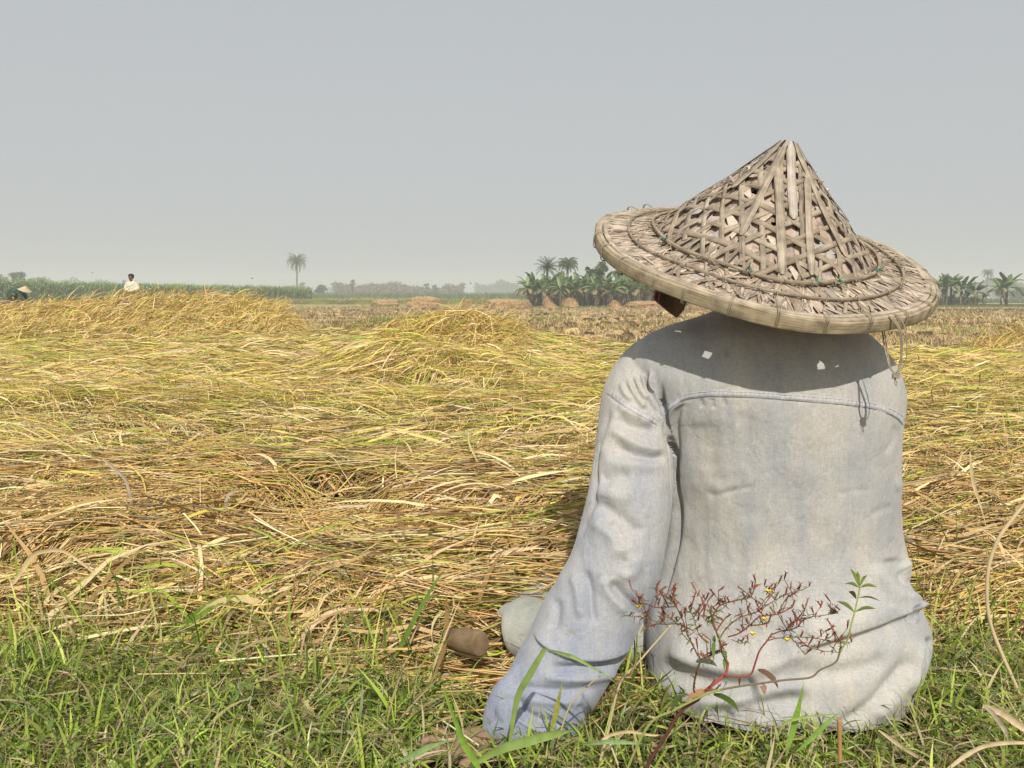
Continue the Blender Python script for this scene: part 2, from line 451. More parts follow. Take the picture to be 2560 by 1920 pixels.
STRAW = [(.66, .46, .20), (.80, .62, .35), (.50, .33, .14), (.30, .19, .08), (.72, .54, .16), (.50, .50, .10), (.26, .36, .04), (.66, .54, .38)]
def lodged():
    vs, fs, cs, n = [], [], [], 0
    def put(V, F, k, c, w=None):
        nonlocal n
        vs.append(V); fs.append(F + n); cs.append(rep(c, k)); n += len(V)
    for N, a, b, pw, pa, pb in ((115000, 778, 1000, 1.0, -160, 2720), (62000, 960, 1640, .85, -160, 2720), (9000, 1350, 1700, 1.0, -160, 2720), (26000, 790, 1700, 1.2, -1400, -160), (26000, 790, 1700, 1.2, 2720, 3960)):
        x, y = screen_pts(N, pa, pb, a, b, .13, pw)
        keep = (y > yb(x) - .03) & (y < 17.5) & (RNG.random(N) > .85 * hollow(x, y)) & ~((y > 9) & (Hc(x, y) < .035)) & ~keepout(x, y)
        x, y = x[keep], y[keep]; N = len(x)
        sc = np.clip(y / 7, .55, 1.4)
        far = np.clip((y - 2.2) / 3.5, 0, 1)
        hd = flow(x, y) + RNG.normal(0, .26, N)
        wild = RNG.random(N) < .22
        hd = np.where(wild, RNG.uniform(-1.6, 1.6, N), hd)
        hd += np.where(RNG.random(N) < .5, math.pi, 0)
        Ln = RNG.uniform(.12, .46, N)
        leaf = RNG.random(N) < (.16 + .34 * far)
        wd = np.where(leaf, RNG.uniform(.0045, .0095, N), RNG.uniform(.0018, .0034, N)) * np.clip(y / 5.5, 1, 1.9) * (1 + .55 * np.clip((5 - y) / 2, 0, 1))
        depth = RNG.random(N) ** 1.15
        lift = -Hc(x, y) * np.where(y < 6, .85, .6) * depth + .012 * RNG.random(N)
        base = np.stack([x - np.cos(hd) * Ln / 2, y - np.sin(hd) * Ln / 2, np.zeros(N)], 1)
        tilt = RNG.normal(.0, .07, N) + np.where(RNG.random(N) < .07, .22, 0)
        ar = RNG.uniform(0, .014, N) * np.where(leaf, 1.8, 1)
        V, F, k = ribbons(base, hd, tilt, Ln, wd, bend=RNG.normal(.08, .12, N), hbend=RNG.normal(0, .22, N) * np.where(leaf, 3.0, 1), roll=RNG.normal(0, .7, N), K=5, surf=Hc, lift=lift, arch=ar, taper='leaf')
        # colour: brown-tan near, yellow and yellow-green further off
        gmask = fbm(x * .9 + 8, y * 1.6, 44, 3)
        pn = np.array([.24, .22, .18, .14, .07, .06, .04, .05]); pf = np.array([.15, .14, .05, .05, .28, .21, .07, .05])
        idx_n = RNG.choice(8, N, p=pn); idx_f = RNG.choice(8, N, p=pf)
        f2 = np.clip((y - 2.3) / 2.6, 0, 1) + (gmask - .5) * 1.2
        idx = np.where(RNG.random(N) < f2, idx_f, idx_n)
        c = rcol(STRAW, N, .16, idx=idx)
        c *= (.86 + .3 * fbm(x * 1.4, y * 2.4, 46, 2))[:, None]
        put(V, F, k, c)
    # loose leaves arching up out of the mass, and broad dry curled ones close by
    for N, a, b, l0, l1, w0, w1, ymax in ((5200, 830, 1500, .12, .32, .004, .008, 9), (900, 1180, 1660, .10, .26, .008, .015, 3.4)):
        x, y = screen_pts(N, -100, 2660, a, b, .12)
        k_ = (y > yb(x)) & (y < ymax) & ~keepout(x, y) & (fbm(x * 1.2 + 9, y * 2.0, 49, 2) > .40); x, y = x[k_], y[k_]; N = len(x)
        V, F, k = ribbons(np.stack([x, y, Hc(x, y) * .8], 1), flow(x, y) + RNG.normal(0, .9, N) + np.where(RNG.random(N) < .5, math.pi, 0), RNG.uniform(.15, .9, N), RNG.uniform(l0, l1, N), RNG.uniform(w0, w1, N), bend=RNG.uniform(.6, 2.2, N), hbend=RNG.normal(0, .9, N), roll=RNG.normal(0, .8, N), K=7)
        put(V, F, k, rcol([(.80, .62, .36), (.66, .50, .28), (.55, .48, .10), (.34, .40, .07), (.46, .30, .14)], N, .15, w=[.34, .24, .17, .13, .12]))
    o = mesh('lodged_rice', np.concatenate(vs), np.concatenate(fs), M['straw'], None, np.concatenate(cs), smooth=False)
    tag(o, 'flattened ripe rice straw lying over the whole field', 'rice straw', kind='stuff')
lodged()

def near_stems():
    """round stalks of the cut straw swath nearest the grass"""
    vs, fs, cs, n = [], [], [], 0
    K = 6; S = 3
    N = 13000
    x, y = screen_pts(N, -120, 2700, 1120, 1720, .1)
    keep = (y > yb(x) - .16 * RNG.random(N) ** 2) & (y < 3.6) & (RNG.random(N) > .8 * hollow(x, y)) & ~keepout(x, y); x, y = x[keep], y[keep]; N = len(x)
    hd = flow(x, y) * .8 + RNG.normal(0, .28, N) + np.where(RNG.random(N) < .12, RNG.uniform(-1.3, 1.3, N), 0)
    # bundle running down to the right in front of the knee
    bm = np.exp(-((x + .42) / .45) ** 2 - ((y - 1.95) / .30) ** 2)
    hd = hd * (1 - .6 * bm) - bm * .80
    Ln = RNG.uniform(.28, .7, N)
    base = np.stack([x - np.cos(hd) * Ln / 2, y - np.sin(hd) * Ln / 2], 1)
    t = np.linspace(0, 1, K + 1)
    hb = RNG.normal(0, .14, N)
    pos = np.empty((N, K + 1, 3)); p = base.copy()
    for k in range(K + 1):
        pos[:, k, :2] = p
        h = hd + hb * (t[k] - .5)
        p = p + np.stack([np.cos(h), np.sin(h)], 1) * (Ln / K)[:, None]
    pos[..., 2] = Hc(pos[..., 0], pos[..., 1]) + (.006 + .03 * RNG.random(N) - .06 * RNG.random(N) ** 1.5)[:, None] + RNG.normal(0, .02, N)[:, None] * (t - .5)[None] * 2
    T = np.gradient(pos, axis=1); T /= np.linalg.norm(T, axis=2)[..., None]
    up = np.zeros_like(T); up[..., 2] = 1
    s = np.cross(T, up); s /= np.linalg.norm(s, axis=2)[..., None]; u = np.cross(s, T)
    r = (RNG.uniform(.0016, .0038, N))[:, None, None] * (1 - .4 * t)[None, :, None]
    ring = [pos + r * (math.cos(a) * s + math.sin(a) * u) for a in (0.5, 2.6, 4.7)]
    V = np.stack(ring, 2).reshape(-1, 3)
    i = ((np.arange(N)[:, None] * (K + 1) + np.arange(K)[None]) * S)[..., None]; j = np.arange(S)
    F = np.stack([i + j, i + (j + 1) % S, i + S + (j + 1) % S, i + S + j], -1).reshape(-1, 4)
    c = rcol([(.74, .51, .22), (.62, .41, .16), (.84, .64, .34), (.34, .21, .09), (.42, .46, .08), (.40, .33, .24)], N, .24, w=[.27, .24, .18, .13, .10, .08])
    c = rep(c, (K + 1) * S)
    o = mesh('straw_swath', V, F, M['straw'], None, c)
    tag(o, 'cut rice stalks piled in a swath at the edge of the grass', 'straw', kind='stuff')
near_stems()

# --- ripe rice still half standing, with its drooping ears
def standing():
    vs, fs, cs, n = [], [], [], 0
    def put(V, F, k, c):
        nonlocal n
        vs.append(V); fs.append(F + n); cs.append(rep(c, k)); n += len(V)
    PAL = [(.66, .46, .17), (.60, .42, .13), (.56, .47, .10), (.74, .56, .28), (.44, .28, .11), (.40, .40, .08)]
    def clump(N, px0, px1, Yc, Ys, lmin, lmax, lean, up0, up1, low=.25):
        px = RNG.uniform(px0, px1, N)
        y = np.abs(RNG.normal(0, Ys, N)) * np.where(RNG.random(N) < .8, -1, .5) + Yc
        x = (px - 1280) / FPX * y
        top = Hc(x, y)
        z = top * RNG.uniform(low, .80, N)
        hd = RNG.normal(lean, .75, N)
        Ln = RNG.uniform(lmin, lmax, N)
        pit = RNG.uniform(up0, up1, N)
        gap = top * 1.12 + .06 - z
        V, F, k = ribbons(np.stack([x, y, z], 1), hd, pit, Ln, RNG.uniform(.005, .010, N) * Yc / 10, bend=RNG.uniform(.5, 2.4, N), hbend=RNG.normal(0, .5, N), roll=RNG.normal(0, .8, N), K=6)
        put(V, F, k, rcol(PAL, N, .18, w=[.28, .2, .16, .16, .12, .08]) * (.8 + .4 * fbm(x * 1.5, y, 61, 2))[:, None])
        # ears
        E = N // 3; i = RNG.choice(N, E); kk = 5
        tips = V.reshape(N, 7, 2, 3).mean(2)[i, RNG.integers(4, 7, E)]
        for g in range(kk):
            b = tips + RNG.normal(0, .012, (E, 3)) + np.array([0, 0, -.02 * g])
            V2, F2, k2 = ribbons(b, hd[i], -RNG.uniform(.5, 1.4, E), RNG.uniform(.03, .06, E), .007 * Yc / 10 + .002, K=2, roll=RNG.normal(0, 1, E), taper='oval')
            put(V2, F2, k2, rcol([(.66, .47, .15), (.55, .38, .12), (.74, .58, .26)], E, .15))
    clump(24000, -420, 705, 17.2, 1.9, .25, .55, .5, .1, 1.15, .35)
    clump(2200, -300, 690, 17.3, .5, .40, .70, .4, .5, 1.25, .55)
    clump(1400, 640, 760, 17.0, .8, .3, .6, .2, .0, .6)
    clump(5500, 950, 1285, 11.3, .7, .22, .5, .75, .1, 1.1, .3)
    clump(260, 1080, 1260, 11.3, .3, .4, .62, .95, .6, 1.15, .6)
    clump(2200, 2420, 2800, 12.2, .7, .3, .6, .9, .1, .9)
    clump(3000, 760, 1230, 7.2, .4, .14, .34, .9, .0, .9)
    clump(900, 180, 560, 5.6, .3, .15, .35, .3, .0, .5)
    o = mesh('standing_rice', np.concatenate(vs), np.concatenate(fs), M['straw'], None, np.concatenate(cs), smooth=False)
    tag(o, 'ripe golden rice half standing in leaning mounds', 'rice', kind='stuff')
standing()

def panicles():
    N = 2600
    x, y = screen_pts(N, -100, 2660, 860, 1330, .14, .8)
    k = (y > yb(x) + .1); x, y = x[k], y[k]
    m = fbm(x * .9, y * 1.5, 71, 2) > .42; x, y = x[m], y[m]; N = len(x)
    vs, fs, cs, n = [], [], [], 0
    hd = flow(x, y) + RNG.normal(0, .5, N); hd += np.where(RNG.random(N) < .25, math.pi, 0)
    z0 = Hc(x, y) + RNG.uniform(.0, .045, N)
    col = rcol([(.64, .44, .13), (.72, .54, .24), (.46, .30, .10)], N, .12, w=[.5, .3, .2])
    G_ = 20
    Ls = RNG.uniform(.10, .17, N); droop = RNG.uniform(.6, 1.6, N)
    for g in range(G_):
        t = g / G_
        e = .35 - droop * t
        r = Ls * t
        b = np.stack([x + np.cos(hd) * r * .9, y + np.sin(hd) * r * .9, z0 + r * (.35 - droop * t * .5)], 1) + RNG.normal(0, .0035, (N, 3))
        V, F, k = ribbons(b, hd + RNG.normal(0, .5, N), e + RNG.normal(0, .4, N), RNG.uniform(.008, .012, N), .0038, K=2, roll=RNG.normal(0, 1.2, N), taper='oval')
        vs.append(V); fs.append(F + n); cs.append(rep(col * RNG.uniform(.8, 1.2, (N, 1)), k)); n += len(V)
    o = mesh('rice_ears', np.concatenate(vs), np.concatenate(fs), M['straw'], None, np.concatenate(cs), smooth=False)
    tag(o, 'golden rice ears full of grain among the flattened straw', 'rice ears', kind='stuff')
panicles()

# --- cut stubble beyond the crop
def stubble():
    N = 95000
    x, y = screen_pts(N, -700, 3300, 757, 870, .03, 1.0)
    k = (y > 10.5) & (y < 150) & (Hc(x, y) < .06); x, y = x[k], y[k]
    row = np.round(x / .0001); N = len(x)
    m = fbm(x * .35, y * .45, 81, 3)
    hd = RNG.uniform(0, 6.28, N)
    Ln = RNG.uniform(.07, .20, N) * (.6 + m)
    V, F, kk = ribbons(np.stack([x, y, np.zeros(N)], 1), hd, RNG.uniform(.15, 1.3, N), Ln, .010 * np.clip(y / 14, 1, 5), bend=RNG.uniform(0, .9, N), K=2, roll=RNG.normal(0, .5, N))
    c = rcol([(.60, .44, .22), (.50, .36, .17), (.68, .54, .32), (.25, .17, .08), (.30, .34, .09)], N, .15, w=[.36, .26, .22, .10, .06])
    g = fbm(x * .12, y * .10, 83, 2) > .60
    c = np.where((g & (RNG.random(N) < .45))[:, None], rcol([(.26, .32, .08)], N, .15), c)
    dk = (fbm(x * .55, y * .55, 84, 3) > .60)
    c = np.where(dk[:, None], c * .42, c)
    o = mesh('stubble', V, F, M['straw'], None, rep(c, kk), smooth=False)
    tag(o, 'short dry rice stubble on the harvested field', 'stubble', kind='stuff')
    # broken clods and trampled heaps in the stubble
    n = 0; vs = []; fs = []; cs = []
    Nc = 1500
    x, y = screen_pts(Nc, 500, 2620, 772, 862, .03, 1.0)
    k = (y > 10) & (Hc(x, y) < .08) & (fbm(x * .35, y * .8, 87, 2) > .42); x, y = x[k], y[k]
    for X, Y in zip(x, y):
        w = random.uniform(.05, .26); th = random.uniform(.04, .12); a = np.arange(7) / 7 * 6.2832
        rr = RNG.uniform(.7, 1.2, 7)
        bot = np.stack([X + np.cos(a) * w * rr, Y + np.sin(a) * w * .5 * rr, np.full(7, -.02)], 1)
        top = np.stack([X + np.cos(a) * w * .6 * rr, Y + np.sin(a) * w * .3 * rr, th * RNG.uniform(.6, 1.1, 7)], 1)
        V = np.vstack([bot, top, [[X, Y, th]]])
        F = [(i, (i + 1) % 7, 7 + (i + 1) % 7, 7 + i) for i in range(7)] + [(7 + i, 7 + (i + 1) % 7, 14) for i in range(7)]
        vs.append(V); fs += [tuple(q + n for q in f) for f in F]; n += len(V)
        cs.append(np.tile(np.array(random.choice([(.08, .05, .03), (.13, .085, .045), (.20, .13, .06), (.42, .30, .16), (.50, .38, .20)])) * random.uniform(.8, 1.2), (len(V), 1)))
    o = mesh('soil_clods', np.concatenate(vs), fs, M['plain'], None, np.concatenate(cs), smooth=False)
    tag(o, 'dark clods and trampled tufts scattered in the stubble', 'soil clods', kind='stuff')
stubble()
# =================================================================== foreground grass
def grass():
    vs, fs, cs, n = [], [], [], 0
    def put(V, F, k, c):
        nonlocal n
        vs.append(V); fs.append(F + n); cs.append(rep(c, k)); n += len(V)
    GP = [(.29, .40, .065), (.42, .53, .09), (.60, .64, .17), (.10, .16, .03), (.54, .47, .24), (.64, .54, .34), (.34, .39, .22)]
    def area(N, x0, x1, y0):
        x = RNG.uniform(x0, x1, N); y = RNG.uniform(y0, 2.1, N)
        m = (y < yb(x) + RNG.normal(.0, .05, N)) & ((np.abs(x) < y * .66 + .08) | (RNG.random(N) < .5))
        hpx = 1280 + FPX * x / y
        m &= ~((hpx > 1020) & (hpx < 1255) & (y > 1.12) & (y < 1.42) & (RNG.random(N) < .84))
        m &= ~keepout(x, y)
        m &= ~((hpx > 1600) & (hpx < 2340) & (y > 1.22) & (y < 1.45) & (RNG.random(N) < np.where(y > 1.33, .85, .05)))
        return x[m], y[m]
    # low mat
    x, y = area(210000, -2.3, 2.3, .75); N = len(x)
    d = fbm(x * 5, y * 5, 91, 3)
    k = RNG.random(N) < .45 + .9 * (d - .3); x, y, d = x[k], y[k], d[k]; N = len(x)
    Ln = RNG.uniform(.020, .066, N) * (.7 + .8 * d)
    hd = RNG.uniform(0, 6.283, N)
    V, F, kk = ribbons(np.stack([x, y, RNG.uniform(-.01, .022, N)], 1), hd, RNG.normal(.65, .5, N), Ln, RNG.uniform(.0017, .0046, N), bend=RNG.uniform(.2, 1.5, N), hbend=RNG.normal(0, .5, N), roll=RNG.normal(0, .8, N), K=3)
    cl = fbm(x * 2.6, y * 3.2, 98, 3)
    idx = np.where(RNG.random(N) < np.clip((cl - .30) * 1.6, .05, .75), RNG.choice(7, N, p=[.10, .12, .14, .10, .24, .22, .08]), RNG.choice(7, N, p=[.34, .30, .10, .16, .03, .02, .05]))
    put(V, F, kk, rcol(GP, N, .18, idx=idx) * (.65 + .6 * fbm(x * 6, y * 6, 92, 2))[:, None])
    # longer blades
    x, y = area(38000, -2.3, 2.3, .78); N = len(x)
    k = RNG.random(N) < (fbm(x * 3.2, y * 3.2, 93, 2) - .22) * 1.2; x, y = x[k], y[k]; N = len(x)
    V, F, kk = ribbons(np.stack([x, y, np.zeros(N)], 1), RNG.uniform(0, 6.283, N), RNG.normal(1.0, .35, N), RNG.uniform(.05, .14, N), RNG.uniform(.0026, .0062, N), bend=RNG.uniform(.2, 1.6, N), hbend=RNG.normal(0, .4, N), roll=RNG.normal(0, .7, N), K=5)
    put(V, F, kk, rcol(GP, N, .15, w=[.26, .26, .18, .1, .08, .06, .06]))
    # dry bits lying in the grass
    x, y = area(26000, -2.3, 2.3, .8); N = len(x)
    V, F, kk = ribbons(np.stack([x, y, RNG.uniform(.005, .035, N)], 1), RNG.uniform(0, 6.283, N), RNG.normal(.1, .3, N), RNG.uniform(.03, .13, N), RNG.uniform(.0012, .004, N), bend=RNG.normal(.2, .4, N), hbend=RNG.normal(0, .9, N), roll=RNG.normal(0, .9, N), K=4)
    put(V, F, kk, rcol([(.50, .40, .23), (.38, .28, .15), (.60, .50, .32), (.24, .13, .08)], N, .15, w=[.4, .3, .2, .1]))
    # tiny broad leaves of weeds
    x, y = area(4200, -2.3, 2.3, .85); N = len(x)
    k = fbm(x * 4 + 7, y * 4, 95, 2) > .42; x, y = x[k], y[k]; N = len(x)
    for g in range(5):
        V, F, kk = ribbons(np.stack([x, y, RNG.uniform(.015, .05, N)], 1), g * 1.2566 + RNG.normal(0, .3, N), RNG.normal(.35, .3, N), RNG.uniform(.010, .02, N), RNG.uniform(.005, .009, N), bend=.4, K=3, taper='oval')
        put(V, F, kk, rcol([(.20, .30, .07), (.30, .40, .10), (.26, .20, .08)], N, .15, w=[.5, .35, .15]))
    o = mesh('grass', np.concatenate(vs), np.concatenate(fs), M['grass'], None, np.concatenate(cs))
    tag(o, 'short green grass and small weeds on the bank', 'grass', kind='stuff')
    # sprouts that come up through the straw
    vs.clear(); fs.clear(); cs.clear(); n = 0
    x, y = screen_pts(1500, -50, 2620, 950, 1600, .1, .8); k = (y > yb(x)) & (fbm(x * 1.1, y * 1.1, 97, 2) > .50); x, y = x[k], y[k]; N = len(x)
    V, F, kk = ribbons(np.stack([x, y, Hc(x, y) * .55], 1), RNG.uniform(0, 6.283, N), RNG.normal(1.3, .22, N), RNG.uniform(.05, .15, N), RNG.uniform(.003, .006, N), bend=RNG.uniform(0, .6, N), K=4, roll=RNG.normal(0, .6, N))
    put(V, F, kk, rcol([(.16, .28, .05), (.24, .36, .08)], N, .15))
    x, y = screen_pts(1700, -50, 2620, 1480, 1680, .05); k = (y > yb(x) - .1) & ~keepout(x, y); x, y = x[k], y[k]; N = len(x)
    V, F, kk = ribbons(np.stack([x, y, np.zeros(N)], 1), RNG.uniform(0, 6.283, N), RNG.normal(1.1, .3, N), RNG.uniform(.07, .22, N), RNG.uniform(.0025, .0055, N), bend=RNG.uniform(.1, 1.2, N), K=5, roll=RNG.normal(0, .6, N))
    put(V, F, kk, rcol(GP[:5], N, .15))
    o = mesh('green_sprouts', np.concatenate(vs), np.concatenate(fs), M['grass'], None, np.concatenate(cs))
    tag(o, 'thin green shoots coming up through the straw', 'grass shoots', kind='stuff')
grass()

# --- prominent single blades and stalks (each its own thing); points are (px, py, Y)
def strip3(name, pts, w, col, label, cat, mat='grass', fold=.25, n=26, group=None, prof=None, sx=None):
    """a leaf with a mid fold, following a traced curve; w in metres"""
    c = np.array([P(*p) for p in pts]); base = c[0].copy()
    q = catmull(c, n); T = np.gradient(q, axis=0); T /= np.linalg.norm(T, axis=1)[:, None]
    view = np.array([0, 1, 0]) if sx is None else np.array(sx, float)
    s = np.cross(T, view); s /= np.linalg.norm(s, axis=1)[:, None] + 1e-9
    nrm = np.cross(s, T)
    t = np.linspace(0, 1, n)
    pr = (np.minimum(1, t * 3 + .35) * np.clip((1 - t) * 1.9, .05, 1)) if prof is None else np.interp(t, np.linspace(0, 1, len(prof)), prof)
    hw = (w / 2 * pr)[:, None]
    tw = np.sin(t * 5 + len(name))[:, None] * .35
    side = s * np.cos(tw) + nrm * np.sin(tw)
    V = np.stack([q - side * hw, q + nrm * hw * fold * 2, q + side * hw], 1).reshape(-1, 3)
    i = (np.arange(n - 1) * 3)[:, None]
    F = np.concatenate([np.stack([i[:, 0], i[:, 0] + 1, i[:, 0] + 4, i[:, 0] + 3], 1), np.stack([i[:, 0] + 1, i[:, 0] + 2, i[:, 0] + 5, i[:, 0] + 4], 1)])
    cc = np.tile(np.array(col), (n, 1)) * RNG.uniform(.88, 1.12, (n, 1)); cc = rep(cc, 3)
    o = mesh(name, V, F, M[mat], None, cc, local=base); o.location = base
    if label: tag(o, label, cat, group)
    return o

def stalk(name, pts, r, col, label, cat, mat='straw', group=None, rads=None):
    c = np.array([P(*p) for p in pts]); base = c[0].copy()
    V, F, st = tube(c, rads if rads is not None else np.linspace(r, r * .6, len(c)), n=10 * len(c), sides=6)
    o = mesh(name, V, fix(F), M[mat], None, np.tile(col, (len(V), 1)), st, True, local=base); o.location = base
    if label: tag(o, label, cat, group)
    return o

GR = (.22, .36, .06); GR2 = (.30, .42, .12); DRY = (.60, .47, .28); DRY2 = (.48, .37, .21); GREY = (.44, .38, .30)
FB = 'tall grass blades in front of the farmer'; DS = 'dry stalks standing clear of the straw'
strip3('grass_blade', [(1150, 1945, 1.12), (1200, 1902, 1.12), (1256, 1872, 1.11), (1323, 1853, 1.1), (1387, 1836, 1.09), (1432, 1826, 1.08)], .0125, GR2, 'broad light green grass blade lying across the sleeve cuff', 'grass blade', group=FB, prof=[.3, .7, 1, 1, .8, .1])
strip3('grass_blade', [(1272, 1870, 1.2), (1293, 1748, 1.2), (1325, 1686, 1.19), (1362, 1622, 1.18)], .010, GR2, 'upright green grass blade crossing the lower sleeve', 'grass blade', group=FB, prof=[.4, .9, 1, .7])
strip3('grass_blade', [(1362, 1622, 1.18), (1405, 1634, 1.17), (1440, 1646, 1.16), (1510, 1686, 1.15), (1552, 1716, 1.14)], .005, GR2, 'thin arching green blade bent over at its top', 'grass blade', group=FB)
strip3('grass_blade', [(1376, 1835, 1.2), (1388, 1790, 1.2), (1398, 1742, 1.2), (1407, 1702, 1.2)], .0075, (.36, .38, .08), 'short upright blade with a yellow-brown tip before the cuff', 'grass blade', group=FB)
strip3('grass_blade', [(1460, 1862, 1.1), (1518, 1855, 1.1), (1574, 1857, 1.1), (1632, 1862, 1.1)], .0065, (.28, .42, .18), 'bluish green blade lying flat below the red-stemmed weed', 'grass blade', group=FB)
strip3('grass_blade', [(985, 1912, 1.1), (1030, 1888, 1.1), (1065, 1872, 1.1), (1100, 1858, 1.1), (1145, 1848, 1.1)], .008, (.28, .42, .16), 'blue-green grass blade crossing over the hand', 'grass blade', group=FB)
strip3('grass_blade', [(1205, 1935, 1.08), (1185, 1900, 1.08), (1160, 1860, 1.08), (1143, 1815, 1.08), (1115, 1740, 1.08), (1108, 1700, 1.08)], .0095, (.24, .40, .06), 'tall bright green blade rising over the hand', 'grass blade', group=FB)
strip3('grass_blade', [(1965, 1890, 1.22), (1985, 1815, 1.22), (1997, 1765, 1.22), (2010, 1705, 1.22)], .010, (.26, .42, .07), 'bright green blade with drawn-out tip before the shirt hem', 'grass blade', group=FB)
strip3('grass_blade', [(1990, 1880, 1.2), (2030, 1845, 1.2), (2070, 1805, 1.2), (2100, 1780, 1.2)], .008, (.26, .42, .09), 'green blade leaning right beside the cut stub', 'grass blade', group=FB)
strip3('grass_blade', [(1940, 1850, 1.2), (1962, 1810, 1.2), (2000, 1795, 1.2), (2060, 1788, 1.2), (2130, 1783, 1.2)], .0045, (.34, .42, .12), 'narrow pale blade arching to the right over the hem', 'grass blade', group=FB)
strip3('grass_blade', [(447, 1577, 1.75), (480, 1548, 1.74), (515, 1522, 1.73), (550, 1503, 1.72), (588, 1490, 1.71)], .020, (.24, .38, .06), 'wide green leaf on a bent stem over the straw', 'grass blade', prof=[.2, .9, 1, .8, .15])
stalk('bent_stem', [(588, 1490, 1.71), (640, 1545, 1.7), (687, 1592, 1.69), (760, 1660, 1.68)], .0018, (.24, .34, .08), 'green bent grass stem carrying a wide leaf', 'grass stem', mat='grass')
strip3('grass_blade', [(980, 1650, 1.6), (1010, 1600, 1.6), (1040, 1540, 1.6), (1085, 1462, 1.6), (1112, 1425, 1.6)], .010, (.18, .30, .05), 'dark green blade rising behind the sickle handle', 'grass blade', prof=[.5, 1, .9, .5, .05])
# dry ones
stalk('dry_stalk', [(1500, 1905, 1.22), (1520, 1830, 1.22), (1550, 1710, 1.22), (1597, 1655, 1.22), (1678, 1562, 1.22)], .0022, (.58, .46, .28), 'pale dry stalk leaning right in front of the dark gap', 'dry stalk', group=DS)
stalk('dry_stalk', [(1395, 1850, 1.22), (1425, 1765, 1.22), (1470, 1715, 1.22), (1500, 1690, 1.22)], .0014, (.52, .42, .22), 'thin dry stalk before the sleeve cuff', 'dry stalk', group=DS)
strip3('dry_straw', [(1500, 1855, 1.15), (1525, 1838, 1.15), (1574, 1829, 1.15), (1630, 1838, 1.15), (1675, 1836, 1.15)], .0065, DRY, 'curled dry leaf lying in the grass below the weed', 'dry leaf', mat='straw')
strip3('dry_straw', [(0, 1494, 1.9), (45, 1443, 1.9), (79, 1391, 1.9), (120, 1377, 1.9), (165, 1381, 1.9), (240, 1436, 1.9), (330, 1520, 1.88), (420, 1592, 1.85)], .011, DRY, 'long dry leaf arching over the straw at the edge of the photo', 'dry leaf', mat='straw', group=DS)
strip3('dry_straw', [(258, 1148, 2.5), (285, 1172, 2.5), (313, 1199, 2.5), (330, 1268, 2.5), (325, 1329, 2.5), (342, 1410, 2.5)], .012, GREY, 'tall grey dry leaf standing bent out of the straw', 'dry leaf', mat='straw', group=DS)
strip3('dry_straw', [(602, 1227, 2.45), (582, 1230, 2.45), (570, 1240, 2.45), (564, 1262, 2.45), (574, 1270, 2.45), (631, 1309, 2.42), (692, 1405, 2.4)], .009, GREY, 'hooked grey dry leaf with its tip curled to the right', 'dry leaf', mat='straw', group=DS)
strip3('dry_straw', [(1010, 1360, 2.25), (1012, 1330, 2.25), (997, 1295, 2.25), (1000, 1275, 2.25), (1018, 1250, 2.25)], .011, (.34, .21, .12), 'brown crumpled leaf standing up from the straw', 'dry leaf', mat='straw', group=DS)
stalk('dry_stalk', [(1190, 1490, 2.1), (1215, 1420, 2.1), (1240, 1340, 2.1), (1246, 1316, 2.1), (1252, 1330, 2.1), (1262, 1390, 2.1)], .0018, (.64, .48, .22), 'broken straw standing in a sharp upside-down V near the sleeve', 'dry stalk', group=DS)
stalk('dry_stalk', [(2620, 1200, 1.5), (2560, 1262, 1.5), (2529, 1300, 1.5), (2495, 1349, 1.5), (2473, 1412, 1.5), (2467, 1487, 1.5), (2477, 1562, 1.5), (2510, 1648, 1.49), (2560, 1760, 1.48), (2600, 1860, 1.47)], .0036, (.62, .50, .30), 'thick tan stalk bowing down the right edge of the photo', 'dry stalk', group=DS, rads=[.0036] * 10)
strip3('dry_straw', [(2458, 1764, 1.3), (2480, 1781, 1.3), (2510, 1823, 1.3), (2530, 1865, 1.3), (2550, 1885, 1.3)], .007, GREY, 'twisted grey dry leaf in the grass by the right edge', 'dry leaf', mat='straw')
strip3('dry_straw', [(2458, 1764, 1.31), (2510, 1786, 1.31), (2565, 1826, 1.3), (2620, 1850, 1.3)], .012, (.66, .52, .34), 'broad tan dry leaf in the grass at the right edge', 'dry leaf', mat='straw')
strip3('dry_straw', [(2360, 1930, 1.2), (2425, 1882, 1.2), (2480, 1861, 1.2), (2560, 1857, 1.2), (2620, 1870, 1.2)], .010, (.62, .50, .32), 'long tan leaf curving along the bottom right corner', 'dry leaf', mat='straw')
strip3('dry_straw', [(2196, 1825, 1.25), (2256, 1868, 1.25), (2312, 1902, 1.25), (2370, 1935, 1.25)], .007, (.52, .42, .26), 'straight tan dry leaf sloping down right from the shirt hem', 'dry leaf', mat='straw')
strip3('dry_straw', [(2425, 1130, 2.1), (2432, 1200, 2.1), (2450, 1260, 2.1), (2470, 1330, 2.1)], .008, DRY, 'pale dry leaf hanging upright in the straw right of the farmer', 'dry leaf', mat='straw', group=DS)
strip3('dry_straw', [(2285, 1495, 1.9), (2325, 1455, 1.9), (2345, 1425, 1.9), (2385, 1395, 1.9)], .013, (.68, .50, .30), 'short kinked tan leaf on the straw beside the shirt', 'dry leaf', mat='straw')
